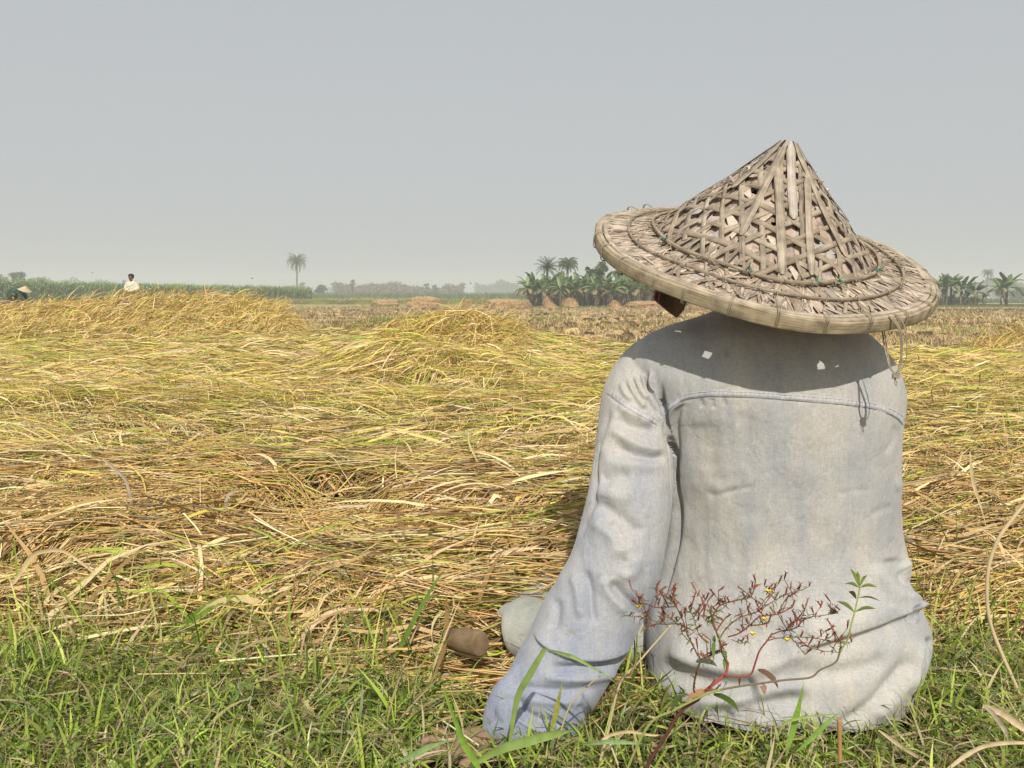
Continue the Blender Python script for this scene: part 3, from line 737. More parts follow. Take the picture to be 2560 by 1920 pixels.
# hollow cut stub in front of the hem
def stub():
    base = P(2100, 1900, 1.2); top = P(2098, 1797, 1.2)
    root = empty('cut_stub', base); tag(root, 'hollow brown cut stem standing in front of the shirt hem', 'cut stem')
    V, F, st = tube([base - base, (base * .4 + top * .6) - base, top - base], [.0030, .0032, .0033], n=12, sides=10, cap=False)
    V2 = V.copy(); ax = np.linspace(0, 1, 12)
    cen = np.repeat(V.reshape(12, 10, 3).mean(1), 10, axis=0)
    V2 = cen + (V - cen) * .6
    k = len(V); F2 = F[:, ::-1] + k
    a = np.arange(10) + 110; b = (np.arange(10) + 1) % 10 + 110
    rim = np.stack([a, b, b + k, a + k], 1)
    mesh('stem', np.vstack([V, V2]), np.vstack([F, F2, rim]), M['straw'], root, np.tile((.46, .25, .10), (2 * k, 1)))
    e = top - base
    q = np.array([e, e + [-.0035, 0, .003], e + [-.001, 0, -.028], e + [.001, 0, -.028]])
    mesh('torn_sheath', np.vstack([q, q + [0, -.0006, 0]]), [(0, 1, 2, 3), (7, 6, 5, 4), (0, 4, 5, 1), (1, 5, 6, 2), (2, 6, 7, 3), (3, 7, 4, 0)], M['straw'], root, np.tile((.50, .30, .14), (8, 1)), smooth=False)
stub()

# --- the red-stemmed weed with small yellow flowers, and the green creeping weed
def z5(x, y, Y): return P(1500 + x / 3.16, 1450 + y / 3.16, Y)
def red_weed():
    RED = (.25, .06, .04); DK = (.11, .04, .03); BR = (.19, .10, .06); GN = (.17, .19, .06); PK = (.34, .08, .065)
    Y0 = 1.0
    base = z5(60, 2320, Y0)
    root = empty('flowering_weed', base); tag(root, 'branching red-stemmed weed with small yellow flowers in front of the shirt', 'weed')
    br = [
        ([(60, 2320), (240, 1750), (400, 1422), (520, 1230), (640, 1040), (780, 940)], .0034, .0030, DK),
        ([(700, 985), (800, 900), (900, 820), (990, 740), (1010, 660)], .0032, .0026, PK),
        ([(1010, 660), (985, 610), (965, 570), (940, 470), (910, 380), (890, 300), (950, 200), (1080, 160), (1190, 130), (1230, 10)], .0022, .0009, BR),
        ([(985, 752), (1100, 765), (1190, 745), (1225, 660), (1260, 560), (1320, 480), (1360, 420)], .0019, .0014, (.25, .07, .05)),
        ([(1360, 430), (1440, 400), (1500, 395), (1560, 370)], .0012, .0009, DK),
        ([(1320, 480), (1400, 460), (1550, 450), (1700, 460), (1850, 490), (1900, 500), (1990, 490)], .0011, .0006, BR),
        ([(1450, 430), (1500, 350), (1560, 320), (1620, 300), (1760, 280), (1880, 262)], .0010, .0005, DK),
        ([(940, 470), (1000, 380), (1100, 300), (1240, 250), (1350, 180), (1480, 110), (1570, 85)], .0013, .0006, BR),
        ([(1010, 450), (1100, 420), (1180, 360), (1260, 290), (1400, 270), (1520, 215)], .0014, .0010, RED),
        ([(780, 930), (740, 850), (790, 650), (860, 600), (950, 550)], .0016, .0012, DK),
        ([(775, 600), (740, 530), (690, 430), (660, 330), (600, 210), (540, 140)], .0015, .0008, BR),
        ([(600, 210), (520, 215), (430, 215), (360, 185), (290, 190)], .0008, .0005, DK),
        ([(740, 400), (620, 350), (520, 350), (430, 350), (330, 395)], .0010, .0006, DK),
        ([(450, 330), (350, 300), (230, 285)], .0006, .0004, BR),
        ([(660, 230), (740, 270), (860, 290), (920, 250)], .0009, .0006, BR),
        ([(860, 500), (780, 420), (740, 300), (700, 220)], .0010, .0006, GN),
        ([(1560, 455), (1640, 520), (1760, 560), (1890, 572)], .0010, .0005, RED),
        ([(1540, 480), (1580, 540), (1620, 590)], .0008, .0005, RED),
        ([(1240, 250), (1290, 170), (1380, 60)], .0009, .0004, BR),
        ([(1180, 360), (1290, 350), (1330, 340)], .0012, .0008, RED),
        ([(920, 400), (960, 340), (990, 300)], .0014, .0010, RED),
        ([(1040, 470), (1110, 500), (1170, 480)], .0008, .0004, BR),
        ([(1590, 300), (1660, 300), (1740, 220)], .0006, .0004, DK),
        ([(430, 215), (450, 130), (440, 60)], .0009, .0009, RED),
        ([(540, 205), (500, 130), (470, 85)], .0011, .0009, RED),
        ([(730, 180), (760, 90)], .0012, .0010, RED),
        ([(640, 200), (580, 130), (560, 90)], .0009, .0006, RED),
        ([(780, 940), (850, 870), (900, 880)], .0022, .0016, PK),
    ]
    leaves = Bag(); fl = []; tips = []
    bi = 0
    for pts, r0, r1, c in br:
        bi += 1
        dy = (((bi * 37) % 11) - 5) * .004
        w = np.array([z5(x, y, Y0 + (.8 * dy * i / max(1, len(pts) - 1))) - base for i, (x, y) in enumerate(pts)])
        V, F, st = tube(w, np.linspace(r0, r1, len(w)) * .74, n=8 * len(w), sides=6)
        mesh('stem' if bi == 1 else 'branch', V, fix(F), M['plain'], root, np.tile(np.array(c), (len(V), 1)))
        L = np.linalg.norm(np.diff(w, axis=0), axis=1).sum()
        if bi in (1, 2, 4): continue
        nl = max(2, int(L / .0036))
        q = catmull(w, 60)
        for k in range(nl):
            t = min(59, int(60 * (.15 + .85 * (k + .5) / nl))); p = q[t]
            hd = random.uniform(0, 6.283); pt = random.uniform(-.5, 1.2)
            ll = random.uniform(.007, .014)
            V, F, kk = ribbons(p[None], hd, pt, ll, random.uniform(.0012, .0024), bend=random.uniform(.6, 2.2), K=4, roll=random.uniform(-1, 1))
            leaves.add(V, F, random.choice([(.14, .17, .06), (.20, .10, .06), (.28, .07, .05), (.10, .12, .05), (.20, .24, .08)]))
        if L > .03:
            for k in range(int(L / .018)):
                t0 = random.randint(15, 56); p0 = q[t0]; dd = np.array([random.uniform(-1, 1), random.uniform(-.5, .5), random.uniform(-.1, 1)]); dd /= np.linalg.norm(dd)
                ll = random.uniform(.010, .022); p1 = p0 + dd * ll * .5 + [0, 0, .002]; p2 = p0 + dd * ll + [0, 0, .006]
                V, F, st = tube([p0, p1, p2], [.0006, .0005, .0004], n=6, sides=4, cap=False); leaves.add(V, F, random.choice([BR, DK, (.2, .14, .07)]))
                for m_ in range(4):
                    V, F, kk = ribbons((p0 + (p2 - p0) * random.random())[None], random.uniform(0, 6.28), random.uniform(-.4, 1.2), random.uniform(.006, .013), random.uniform(.0011, .0022), bend=random.uniform(.5, 2), K=4, roll=random.uniform(-1, 1))
                    leaves.add(V, F, random.choice([(.14, .17, .06), (.20, .10, .06), (.24, .08, .05), (.12, .14, .06)]))
                tips.append(p2)
        tips.append(q[-1])
        for k in range(1 + int(L / .03)): tips.append(q[random.randint(20, 59)] + np.array([random.uniform(-.004, .004), -.001, random.uniform(0, .006)]))
    # pods ending in a star of pointed sepals
    pods = Bag()
    for p in tips:
        d = np.array([random.uniform(-.6, .6), random.uniform(-.4, .2), random.uniform(.2, 1)]); d /= np.linalg.norm(d)
        ln = random.uniform(.006, .012)
        V, F, st = tube([p, p + d * ln * .5, p + d * ln], [.0006, .0011, .0009], n=5, sides=5, cap=False)
        c = random.choice([(.26, .06, .045), (.17, .06, .04), (.28, .13, .08)])
        pods.add(V, F, c)
        for g in range(4):
            V, F, kk = ribbons((p + d * ln)[None], g * 1.57 + random.random(), random.uniform(-.1, 1.0), .0042, .0016, K=2, taper='leaf')
            pods.add(V, F, c)
    tag(leaves.build('leaves', M['plain'], root), kind='stuff'); tag(pods.build('seed_pods', M['plain'], root), kind='stuff')
    big = Bag()
    for (x, y, hd, pt, ln, wd, c) in ((900, 440, 1.4, -1.35, .034, .008, (.15, .24, .06)), (985, 560, 1.2, -1.2, .028, .007, (.15, .24, .07)), (900, 900, .2, -.3, .045, .010, (.15, .22, .05)), (760, 640, .2, .05, .03, .012, (.22, .27, .18)), (1250, 705, .2, -.4, .040, .009, (.36, .22, .17)), (840, 880, 2.9, -.2, .03, .008, (.35, .20, .10))):
        V, F, kk = ribbons((z5(x, y, Y0 - .004) - base)[None], hd, pt, ln, wd, bend=.9, K=7, roll=.9)
        big.add(V, F, c)
    big.build('broad_leaves', M['plain'], root)
    for (x, y) in ((305, 225), (1207, 437), (1300, 320), (1480, 485), (1330, 100)):
        f = Bag(); p = z5(x, y, Y0 - .006) - base
        for g in range(4):
            V, F, kk = ribbons(p[None], g * 1.57 + .4, .75, .0052, .0048, bend=-.3, K=3, taper='oval')
            f.add(V, F, (.78, .60, .04))
        V, F, st = tube([p, p + [0, 0, .002]], [.0012, .0008], n=3, sides=6); F = np.array([r for r in F.tolist()])
        f.add(V, F[:12], (.60, .45, .05))
        f.build('flower', M['plain'], root)
red_weed()

def green_weed():
    pts = [(40, 2330), (150, 1700), (300, 1300), (420, 1110), (560, 1040), (760, 940), (900, 880), (1100, 840), (1280, 815), (1460, 790), (1660, 770), (1740, 710), (1860, 650), (1900, 560), (1960, 460), (1980, 370), (2010, 260), (2040, 130), (2052, 60)]
    Y0 = .985; base = z5(*pts[0], Y0)
    root = empty('creeping_weed', base); tag(root, 'long green jointed stem with leaf pairs rising on the right of the red weed', 'weed')
    w = np.array([z5(x, y, Y0) - base for x, y in pts])
    V, F, st = tube(w, np.linspace(.0018, .0009, len(w)), n=140, sides=6)
    c = np.tile((.25, .29, .08), (len(V), 1)); t = np.linspace(0, 1, len(V))[:, None]
    c = np.where((t > .35) & (t < .72), np.array([[.17, .14, .09]]), c); c = np.where(t > .82, np.array([[.30, .38, .08]]), c)
    mesh('stem', V, fix(F), M['plain'], root, c)
    def pl(x, y, tx, ty, wd, col, droop=0):
        a = z5(x, y, Y0) - base; b = z5(tx, ty, Y0 - .01) - base
        m = (a + b) / 2 + np.array([0, 0, .003])
        q = catmull([a, m, b], 10); T = np.gradient(q, axis=0); T /= np.linalg.norm(T, axis=1)[:, None]
        s = np.cross(T, [0, 1, .4]); s /= np.linalg.norm(s, axis=1)[:, None]
        tt = np.linspace(0, 1, 10); hw = (np.sin(np.pi * np.clip(tt * .95 + .03, 0, 1)) * wd / 2)[:, None]
        V = np.stack([q - s * hw, q + [0, -wd * .2, 0], q + s * hw], 1).reshape(-1, 3); i = np.arange(9) * 3
        F = np.concatenate([np.stack([i, i + 1, i + 4, i + 3], 1), np.stack([i + 1, i + 2, i + 5, i + 4], 1)])
        mesh('leaf', V, F, M['grass'], root, np.tile(col, (len(V), 1)))
    g = (.34, .46, .10); g2 = (.26, .36, .12)
    pl(2045, 60, 1930, 30, .0045, g2); pl(2050, 60, 2190, 55, .0055, g); pl(2050, 55, 2030, -70, .004, g); pl(2052, 50, 2110, -40, .004, g); pl(2050, 60, 1980, -90, .004, g)
    pl(2012, 255, 1870, 165, .005, g2); pl(2015, 250, 2180, 225, .006, g2); pl(2035, 140, 2215, 165, .003, (.17, .2, .09)); pl(2025, 150, 1965, 90, .005, (.10, .11, .06))
    pl(1280, 815, 1300, 905, .008, (.36, .22, .16)); pl(560, 1040, 640, 900, .008, (.14, .20, .06)); pl(1100, 840, 1105, 775, .003, (.30, .12, .08))
green_weed()

# =================================================================== sickle handle by the knee
def sickle():
    a = P(1203, 1610, 1.56); b = P(1128, 1594, 1.62)
    root = empty('sickle', a); tag(root, 'sickle with worn wooden handle lying on the straw beside the knee', 'sickle')
    d = b - a; L = np.linalg.norm(d); d /= L
    V, F, st = tube([np.zeros(3), d * L * .04, d * L * .3, d * L * .7, d * L], [.017, .0225, .0235, .021, .017], n=24, sides=20, flat=1.05)
    mesh('handle', V, fix(F), M['wood'], root, np.tile((.95, .80, .60), (len(V), 1)), st)
    V, F, st = tube([d * L * .97, d * L * 1.12], [.0135, .012], n=6, sides=18)
    mesh('ferrule', V, fix(F), M['iron'], root)
    q = [d * L * 1.1]
    for k in range(1, 9):
        t = k / 8; q.append(d * L * 1.1 + np.array([-.05 * t - .12 * math.sin(t * 2.6), .10 * t + .05, -.005 + .01 * math.sin(t * 3)]) * 1.0)
    V, F, st = tube(q, [.004, .010, .013, .014, .014, .012, .009, .006, .002], n=40, sides=8, flat=.15)
    mesh('blade', V, fix(F), M['iron'], root)
sickle()
# =================================================================== the seated farmer
def voxel_union(parts, voxel, smooth=3, fac=.5):
    """parts: list of (V, facelist) closed shells -> (V, quads) of their welded union"""
    vs, fs, n = [], [], 0
    for V, F in parts:
        vs.append(V); fs += [tuple(i + n for i in f) for f in F]; n += len(V)
    me = bpy.data.meshes.new('tmp'); me.from_pydata([tuple(map(float, c)) for c in np.vstack(vs)], [], fs); me.update()
    o = bpy.data.objects.new('tmp', me); COL.objects.link(o)
    r = o.modifiers.new('r', 'REMESH'); r.mode = 'VOXEL'; r.voxel_size = voxel; r.adaptivity = 0
    if smooth:
        s = o.modifiers.new('s', 'SMOOTH'); s.factor = fac; s.iterations = smooth
    dg = bpy.context.evaluated_depsgraph_get(); dg.update()
    ev = o.evaluated_get(dg); m2 = bpy.data.meshes.new_from_object(ev)
    V = np.empty(len(m2.vertices) * 3, np.float32); m2.vertices.foreach_get('co', V); V = V.reshape(-1, 3).astype(float)
    F = np.empty(len(m2.loops), np.int32); m2.loops.foreach_get('vertex_index', F)
    lt = np.empty(len(m2.polygons), np.int32); m2.polygons.foreach_get('loop_total', lt)
    N = np.empty(len(m2.vertices) * 3, np.float32); m2.vertices.foreach_get('normal', N); N = N.reshape(-1, 3).astype(float)
    if (lt == 4).all(): FF = F.reshape(-1, 4)
    else:
        FF = []; k = 0
        for t in lt: FF.append(tuple(F[k:k + t])); k += t
    bpy.data.objects.remove(o); bpy.data.meshes.remove(me); bpy.data.meshes.remove(m2)
    return V, FF, N

def shell(pts, rad, **kw):
    V, F, st = tube(pts, rad, **kw); return V, fix(F)

def loft(rings):
    """rings (n, m, 3) closed shell with centre caps"""
    n, m, _ = rings.shape
    V = rings.reshape(-1, 3)
    F = []
    for i in range(n - 1):
        for j in range(m):
            F.append((i * m + j, i * m + (j + 1) % m, (i + 1) * m + (j + 1) % m, (i + 1) * m + j))
    V = np.vstack([V, rings[0].mean(0), rings[-1].mean(0)]); k = n * m
    for j in range(m):
        F.append((k, (j + 1) % m, j)); F.append((k + 1, (n - 1) * m + j, (n - 1) * m + (j + 1) % m))
    return V, F

def torso_rings(inset=0.0, pmin=775, pmax=1900):
    rows = np.array([  # py, left, right, Yback, half depth
        (775, 1810, 2040, 1.520, .050), (790, 1760, 2085, 1.497, .062), (805, 1700, 2125, 1.482, .072), (825, 1640, 2152, 1.463, .085), (850, 1600, 2184, 1.452, .096),
        (900, 1572, 2226, 1.436, .110), (950, 1572, 2252, 1.424, .120), (1000, 1590, 2266, 1.420, .126), (1060, 1625, 2262, 1.420, .130), (1100, 1648, 2256, 1.422, .131),
        (1200, 1664, 2258, 1.428, .134), (1300, 1668, 2260, 1.434, .138), (1380, 1664, 2268, 1.438, .142), (1410, 1660, 2278, 1.437, .144), (1440, 1656, 2286, 1.434, .147), (1480, 1650, 2287, 1.430, .151),
        (1510, 1645, 2288, 1.426, .155), (1550, 1640, 2304, 1.418, .160), (1600, 1634, 2332, 1.408, .166), (1650, 1630, 2352, 1.399, .171), (1700, 1630, 2350, 1.392, .174), (1760, 1634, 2334, 1.385, .175),
        (1810, 1640, 2312, 1.380, .175), (1850, 1650, 2290, 1.378, .174), (1885, 1664, 2262, 1.380, .170), (1900, 1690, 2230, 1.386, .16)], float)
    py = np.linspace(pmin, pmax, 80)
    L = np.interp(py, rows[:, 0], rows[:, 1]) + inset * 1450; R = np.interp(py, rows[:, 0], rows[:, 2]) - inset * 1450
    B = np.interp(py, rows[:, 0], rows[:, 3]) + inset; D = np.interp(py, rows[:, 0], rows[:, 4]) - inset
    k = np.hanning(7); k /= k.sum()
    sm = lambda a: np.convolve(np.pad(a, 3, mode='edge'), k, 'valid')
    L, R, B, D = map(sm, (L, R, B, D))
    m = 72; a = np.arange(m) / m * 2 * np.pi
    out = []
    for i in range(len(py)):
        Yc = B[i] + D[i]
        z = P(1280, py[i], B[i] + .02)[2]
        xl = (L[i] - 1280) / FPX * Yc * 1.0; xr = (R[i] - 1280) / FPX * Yc
        cx = (xl + xr) / 2; ax = (xr - xl) / 2
        e = 2 / 2.04
        ca, sa = np.cos(a), np.sin(a)
        x = cx + ax * np.sign(ca) * np.abs(ca) ** e
        y = Yc + D[i] * np.sign(sa) * np.abs(sa) ** e
        out.append(np.stack([x, y, np.full(m, z)], 1))
    return np.array(out)

def seg_dist(px, py, line):
    """signed distance to a polyline, parameter 0..1 along it"""
    line = np.asarray(line, float)
    n = max(12, len(line) * 5)
    q = catmull(line, n) if len(line) > 2 else catmull(np.vstack([line[0], (line[0] + line[-1]) / 2, line[-1]]), n)
    best = np.full(px.shape, 1e9); sg = np.zeros(px.shape); tt = np.zeros(px.shape)
    for i in range(n - 1):
        a, b = q[i], q[i + 1]; d = b - a; L2 = d @ d + 1e-9
        t = np.clip(((px - a[0]) * d[0] + (py - a[1]) * d[1]) / L2, 0, 1)
        ex = px - (a[0] + d[0] * t); ey = py - (a[1] + d[1] * t)
        r = ex * ex + ey * ey
        m = r < best
        best = np.where(m, r, best); sg = np.where(m, d[0] * ey - d[1] * ex, sg); tt = np.where(m, (i + t) / (n - 1), tt)
    return np.sqrt(best) * np.sign(sg + 1e-12), tt

# folds: (kind, amplitude mm, width px, points). 'g' ridge(+)/valley(-); 's' lip: raised on the right-hand... left side of the walk, dropping sharply
TF = [
    ('s', 17, 80, [(2296, 1508), (2275, 1522), (2200, 1556), (2130, 1580), (2050, 1602), (1985, 1622)][::-1]),
    ('g', -7, 26, [(2262, 1532), (2200, 1566), (2130, 1592), (2050, 1612)]),
    ('g', -7, 26, [(2226, 1392), (2232, 1420), (2246, 1446), (2262, 1452)]),
    ('g', 8, 26, [(2196, 1400), (2206, 1440), (2232, 1474), (2266, 1484), (2292, 1462)]),
    ('g', 9, 22, [(2262, 1400), (2284, 1420), (2294, 1446)]),
    ('g', -4, 60, [(1700, 1590), (1800, 1600), (1900, 1608), (1990, 1600)]),
    ('g', 7, 26, [(1660, 1622), (1700, 1640), (1760, 1662), (1850, 1675), (1930, 1658), (1990, 1634), (2060, 1622)]),
    ('g', -9, 30, [(1640, 1650), (1700, 1690), (1780, 1712), (1860, 1722), (1900, 1715)]),
    ('g', 5, 22, [(1700, 1735), (1780, 1752), (1860, 1752), (1960, 1725), (2040, 1715)]),
    ('g', -7, 26, [(1740, 1790), (1830, 1782), (1900, 1762), (1980, 1752), (2030, 1768)]),
    ('g', 4, 30, [(1860, 1812), (1960, 1800), (2060, 1805)]),
    ('g', -6, 14, [(1980, 1836), (2060, 1834), (2140, 1842)]),
    ('g', -5, 18, [(2290, 1632), (2225, 1712), (2160, 1778), (2090, 1825)]),
    ('g', 4, 22, [(2300, 1670), (2240, 1742), (2180, 1800)]),
    ('g', -3.5, 22, [(2240, 1640), (2150, 1672), (2060, 1684), (1980, 1690)]),
    ('g', -13, 10, [(2330, 1588), (2322, 1622), (2312, 1668), (2300, 1712), (2286, 1752)]),
    ('g', 5, 10, [(2312, 1590), (2306, 1640), (2296, 1690), (2280, 1740)]),
    ('g', -5, 8, [(2262, 1515), (2274, 1540), (2284, 1560)]),
    ('g', 4, 10, [(2285, 1506), (2280, 1530), (2290, 1560)]),
    ('g', -1.0, 7, [(1760, 1222), (1780, 1238), (1800, 1236), (1850, 1222), (1910, 1214)]),
    ('g', .9, 12, [(1760, 1205), (1800, 1218), (1860, 1206)]),
    ('g', -.7, 7, [(2085, 1240), (2130, 1228), (2190, 1222)]),
    ('g', -1.5, 8, [(2210, 1140), (2235, 1100), (2240, 1060)]),
    ('g', -2.2, 30, [(1760, 1050), (1766, 1110), (1762, 1180)]),
    ('g', -1.8, 26, [(1860, 1020), (1866, 1100), (1856, 1180)]),
    ('g', 1.8, 26, [(1812, 1020), (1815, 1120), (1806, 1200)]),
    ('g', -2.0, 40, [(1990, 1180), (2000, 1300), (1985, 1420)]),
    ('g', -4, 40, [(1730, 1200), (1736, 1300), (1726, 1420), (1712, 1520)]),
    ('g', 2.5, 40, [(1860, 1280), (1868, 1380), (1850, 1480)]),
    ('g', -1.5, 10, [(2170, 1290), (2200, 1275), (2235, 1262)]),
    ('g', 3, 16, [(2235, 1216), (2262, 1212)]),
    ('g', -1.5, 12, [(2225, 1345), (2250, 1372), (2262, 1396)]),
    ('g', -9, 9, [(1687, 1190), (1692, 1270), (1690, 1340), (1674, 1410), (1657, 1470), (1642, 1530), (1628, 1590)]),
    # folds running into the armpit
    ('g', 7.6, 6, [(1627, 920), (1632, 972), (1648, 1017), (1668, 1058)]),
    ('g', 8.5, 6.5, [(1604, 928), (1612, 972), (1637, 1019), (1668, 1082)]),
    ('g', 6.1, 6, [(1586, 936), (1601, 974), (1620, 1004)]),
    ('g', 6.1, 6, [(1570, 942), (1583, 978), (1601, 1004), (1616, 1024)]),
    ('g', 4.1, 6, [(1553, 955), (1562, 982), (1582, 1004)]),
    ('g', -6.0, 5, [(1616, 925), (1622, 975), (1642, 1018), (1664, 1062)]),
    ('g', -5.1, 5, [(1594, 936), (1607, 972), (1628, 1012), (1652, 1050)]),
    ('g', -4.2, 5, [(1578, 945), (1592, 978), (1610, 1006)]),
    ('g', -11.9, 7, [(1654, 946), (1655, 1008), (1665, 1050), (1675, 1099), (1684, 1140), (1687, 1198), (1690, 1260)]),
    ('g', 6.0, 7, [(1708, 1003), (1682, 1022), (1677, 1063), (1683, 1108)]),
    ('g', -4.2, 6, [(1712, 1006), (1698, 1024), (1692, 1060), (1694, 1110), (1698, 1180)]),
    ('g', -2.7, 5, [(1752, 996), (1756, 1020)]), ('g', -2.7, 5, [(1781, 994), (1784, 1022)]), ('g', -2.0, 5, [(1810, 994), (1812, 1016)]),
    # sleeve
    ('g', 5, 12, [(1540, 1012), (1590, 1039), (1634, 1062)]),
    ('g', -6, 13, [(1530, 1036), (1576, 1064), (1614, 1070), (1650, 1082)]),
    ('g', 6, 14, [(1526, 1066), (1554, 1090), (1608, 1118), (1672, 1130)]),
    ('g', -5.5, 12, [(1530, 1104), (1572, 1131), (1630, 1145), (1670, 1138)]),
    ('g', 4, 16, [(1500, 1150), (1550, 1160), (1610, 1165), (1665, 1170)]),
    ('g', -5, 16, [(1500, 1200), (1530, 1196), (1580, 1182)]),
    ('g', 4.5, 20, [(1480, 1230), (1530, 1236), (1590, 1250)]),
    ('g', -7, 17, [(1480, 1250), (1525, 1276), (1572, 1310), (1600, 1345)]),
    ('g', 5, 18, [(1470, 1300), (1510, 1322), (1545, 1356), (1560, 1400)]),
    ('g', -6, 15, [(1521, 1300), (1549, 1338), (1558, 1375)]),
    ('g', 5, 16, [(1590, 1380), (1580, 1430), (1540, 1440)]),
    ('g', -10, 13, [(1522, 1450), (1552, 1484), (1592, 1522), (1604, 1556)]),
    ('g', 5, 14, [(1500, 1440), (1528, 1492), (1570, 1536)]),
    ('g', -7, 11, [(1456, 1416), (1474, 1470), (1480, 1524), (1490, 1566)]),
    ('g', 5, 12, [(1430, 1430), (1446, 1490), (1450, 1550)]),
    ('g', -5, 12, [(1392, 1492), (1392, 1540), (1380, 1580)]),
    ('s', 8, 36, [(1330, 1572), (1361, 1612), (1409, 1637), (1462, 1646), (1530, 1640), (1590, 1620)]),
    ('g', -8, 11, [(1370, 1662), (1420, 1672), (1500, 1664), (1560, 1652), (1600, 1636)]),
    ('g', 5, 12, [(1340, 1690), (1420, 1698), (1500, 1692), (1560, 1680)]),
    ('g', -6, 12, [(1280, 1712), (1350, 1724), (1430, 1728), (1500, 1716)]),
    ('g', 4, 12, [(1300, 1745), (1380, 1756), (1460, 1752)]),
    ('g', -8, 12, [(1290, 1736), (1304, 1770), (1345, 1800), (1420, 1816)]),
    ('g', 6, 10, [(1262, 1752), (1286, 1788), (1330, 1816), (1400, 1832)]),
    ('g', -5, 10, [(1440, 1762), (1470, 1785), (1480, 1810)]),
    ('g', -6, 9, [(1528, 1010), (1508, 1070), (1486, 1150), (1487, 1237), (1460, 1304), (1448, 1360)]),
    ('g', 3, 12, [(1545, 1020), (1524, 1080), (1502, 1150)]),
    # seams
    ('s', 1.6, 9, [(2258, 1064), (2244, 1046), (2215, 1031), (2180, 1021), (2100, 1010), (2000, 1002), (1900, 994), (1798, 990), (1753, 992), (1712, 999), (1688, 1012), (1672, 1027), (1666, 1044)][::-1]),
    ('g', -1.6, 2.6, [(1666, 1044), (1672, 1027), (1688, 1012), (1712, 999), (1753, 992), (1798, 990), (1900, 994), (2000, 1002), (2100, 1010), (2180, 1021), (2215, 1031), (2244, 1046), (2258, 1064)]),
    ('g', -2.2, 2.8, [(1516, 982), (1536, 999), (1572, 1023), (1612, 1045), (1652, 1067)]),
]
TF = [(k_, a_ * (1.6 if 5 <= i_ < 19 else .95 if i_ < 5 else 1), w_, l_) for i_, (k_, a_, w_, l_) in enumerate(TF)]
YOKE = [(1666, 1044), (1672, 1027), (1688, 1012), (1712, 999), (1753, 992), (1798, 990), (1900, 994), (2000, 1002), (2100, 1010), (2180, 1021), (2215, 1031), (2244, 1046), (2257, 1062)]
SLV = [(1518, 983), (1536, 999), (1572, 1023), (1612, 1045), (1650, 1066)]

def apply_folds(V, N, folds, scale=1.0):
    px, py = proj(V)
    cam = np.array([0, 0, CAM_H]) - V; cam /= np.linalg.norm(cam, axis=1)[:, None]
    face = np.clip((N * cam).sum(1) * 3 + .15, 0, 1)
    D = np.zeros(len(V))
    idx = np.where(face > 0)[0]
    X, Y = px[idx], py[idx]
    for kind, amp, w, line in folds:
        la = np.array(line, float)
        m = (X > la[:, 0].min() - 3.5 * w) & (X < la[:, 0].max() + 3.5 * w) & (Y > la[:, 1].min() - 3.5 * w) & (Y < la[:, 1].max() + 3.5 * w)
        if not m.any(): continue
        d, t = seg_dist(X[m], Y[m], line)
        tp = np.clip(np.minimum(t, 1 - t) * 5, 0, 1); tp = tp * tp * (3 - 2 * tp)
        endcap = np.exp(-(d / (w * 1.0)) ** 2)
        if kind == 'g': v = np.exp(-(d / w) ** 2)
        else:  # lip: d<0 side raised and falling off slowly, d>0 side drops at once
            s = -d if kind == 's' else d
            v = np.where(s > 0, np.exp(-(np.maximum(s, 0) / w) ** 1.5), np.exp(-(s / (w * .12)) ** 2))
        D[idx[m]] += amp * .001 * v * (tp if kind != 's' or amp > 3 else np.clip(tp * 3, 0, 1)) * 1.0
    # wide soft undulation
    D += .0022 * (fbm(px / 70, py / 120, 201, 3) - .5) * 2
    D += .0008 * (fbm(px / 22, py / 60, 203, 2) - .5) * 2
    return V + N * (D * face * scale)[:, None], px, py, face

def seam_line(name, line, V, N, off, w, mat, parent, base, dash=None, jag=0):
    """thread laid on the shirt surface along a traced line"""
    q = catmull(np.array(line, float), 140)
    px, py = proj(V)
    cam = np.array([0, 0, CAM_H]) - V
    ok = (N * cam).sum(1) > 0
    Vi = V[ok]; pxi = px[ok]; pyi = py[ok]; Ni = N[ok]
    T = np.gradient(q, axis=0); T /= np.linalg.norm(T, axis=1)[:, None]; nn = np.stack([T[:, 1], -T[:, 0]], 1)
    q = q + nn * off
    pts = []
    for a, b in q:
        d = (pxi - a) ** 2 + (pyi - b) ** 2
        near = np.where(d < max(d.min() * 4 + 4, 16))[0]
        j = near[np.argmin(Vi[near][:, 1])]
        wts = 1 / (d[near] + .5)
        pts.append((Vi[near] * wts[:, None]).sum(0) / wts.sum() + Ni[j] * .0006)
    pts = np.array(pts)
    k = np.hanning(7); k /= k.sum()
    pts = np.stack([np.convolve(np.pad(pts[:, i], 3, mode='edge'), k, 'valid') for i in range(3)], 1)
    if dash:
        bag = Bag()
        step = dash
        for i in range(0, len(pts) - step, step):
            A, B = pts[i], pts[i + max(1, int(step * .62))]
            V2, F2, st = tube([A, (A + B) / 2, B], w, n=4, sides=5, cap=False, res=True); bag.add(V2, F2, (1, 1, 1))
        return bag.build(name, mat, parent, local=base)
    V2, F2, st = tube(pts, w, n=140, sides=6)
    return mesh(name, V2, fix(F2), mat, parent, local=base)

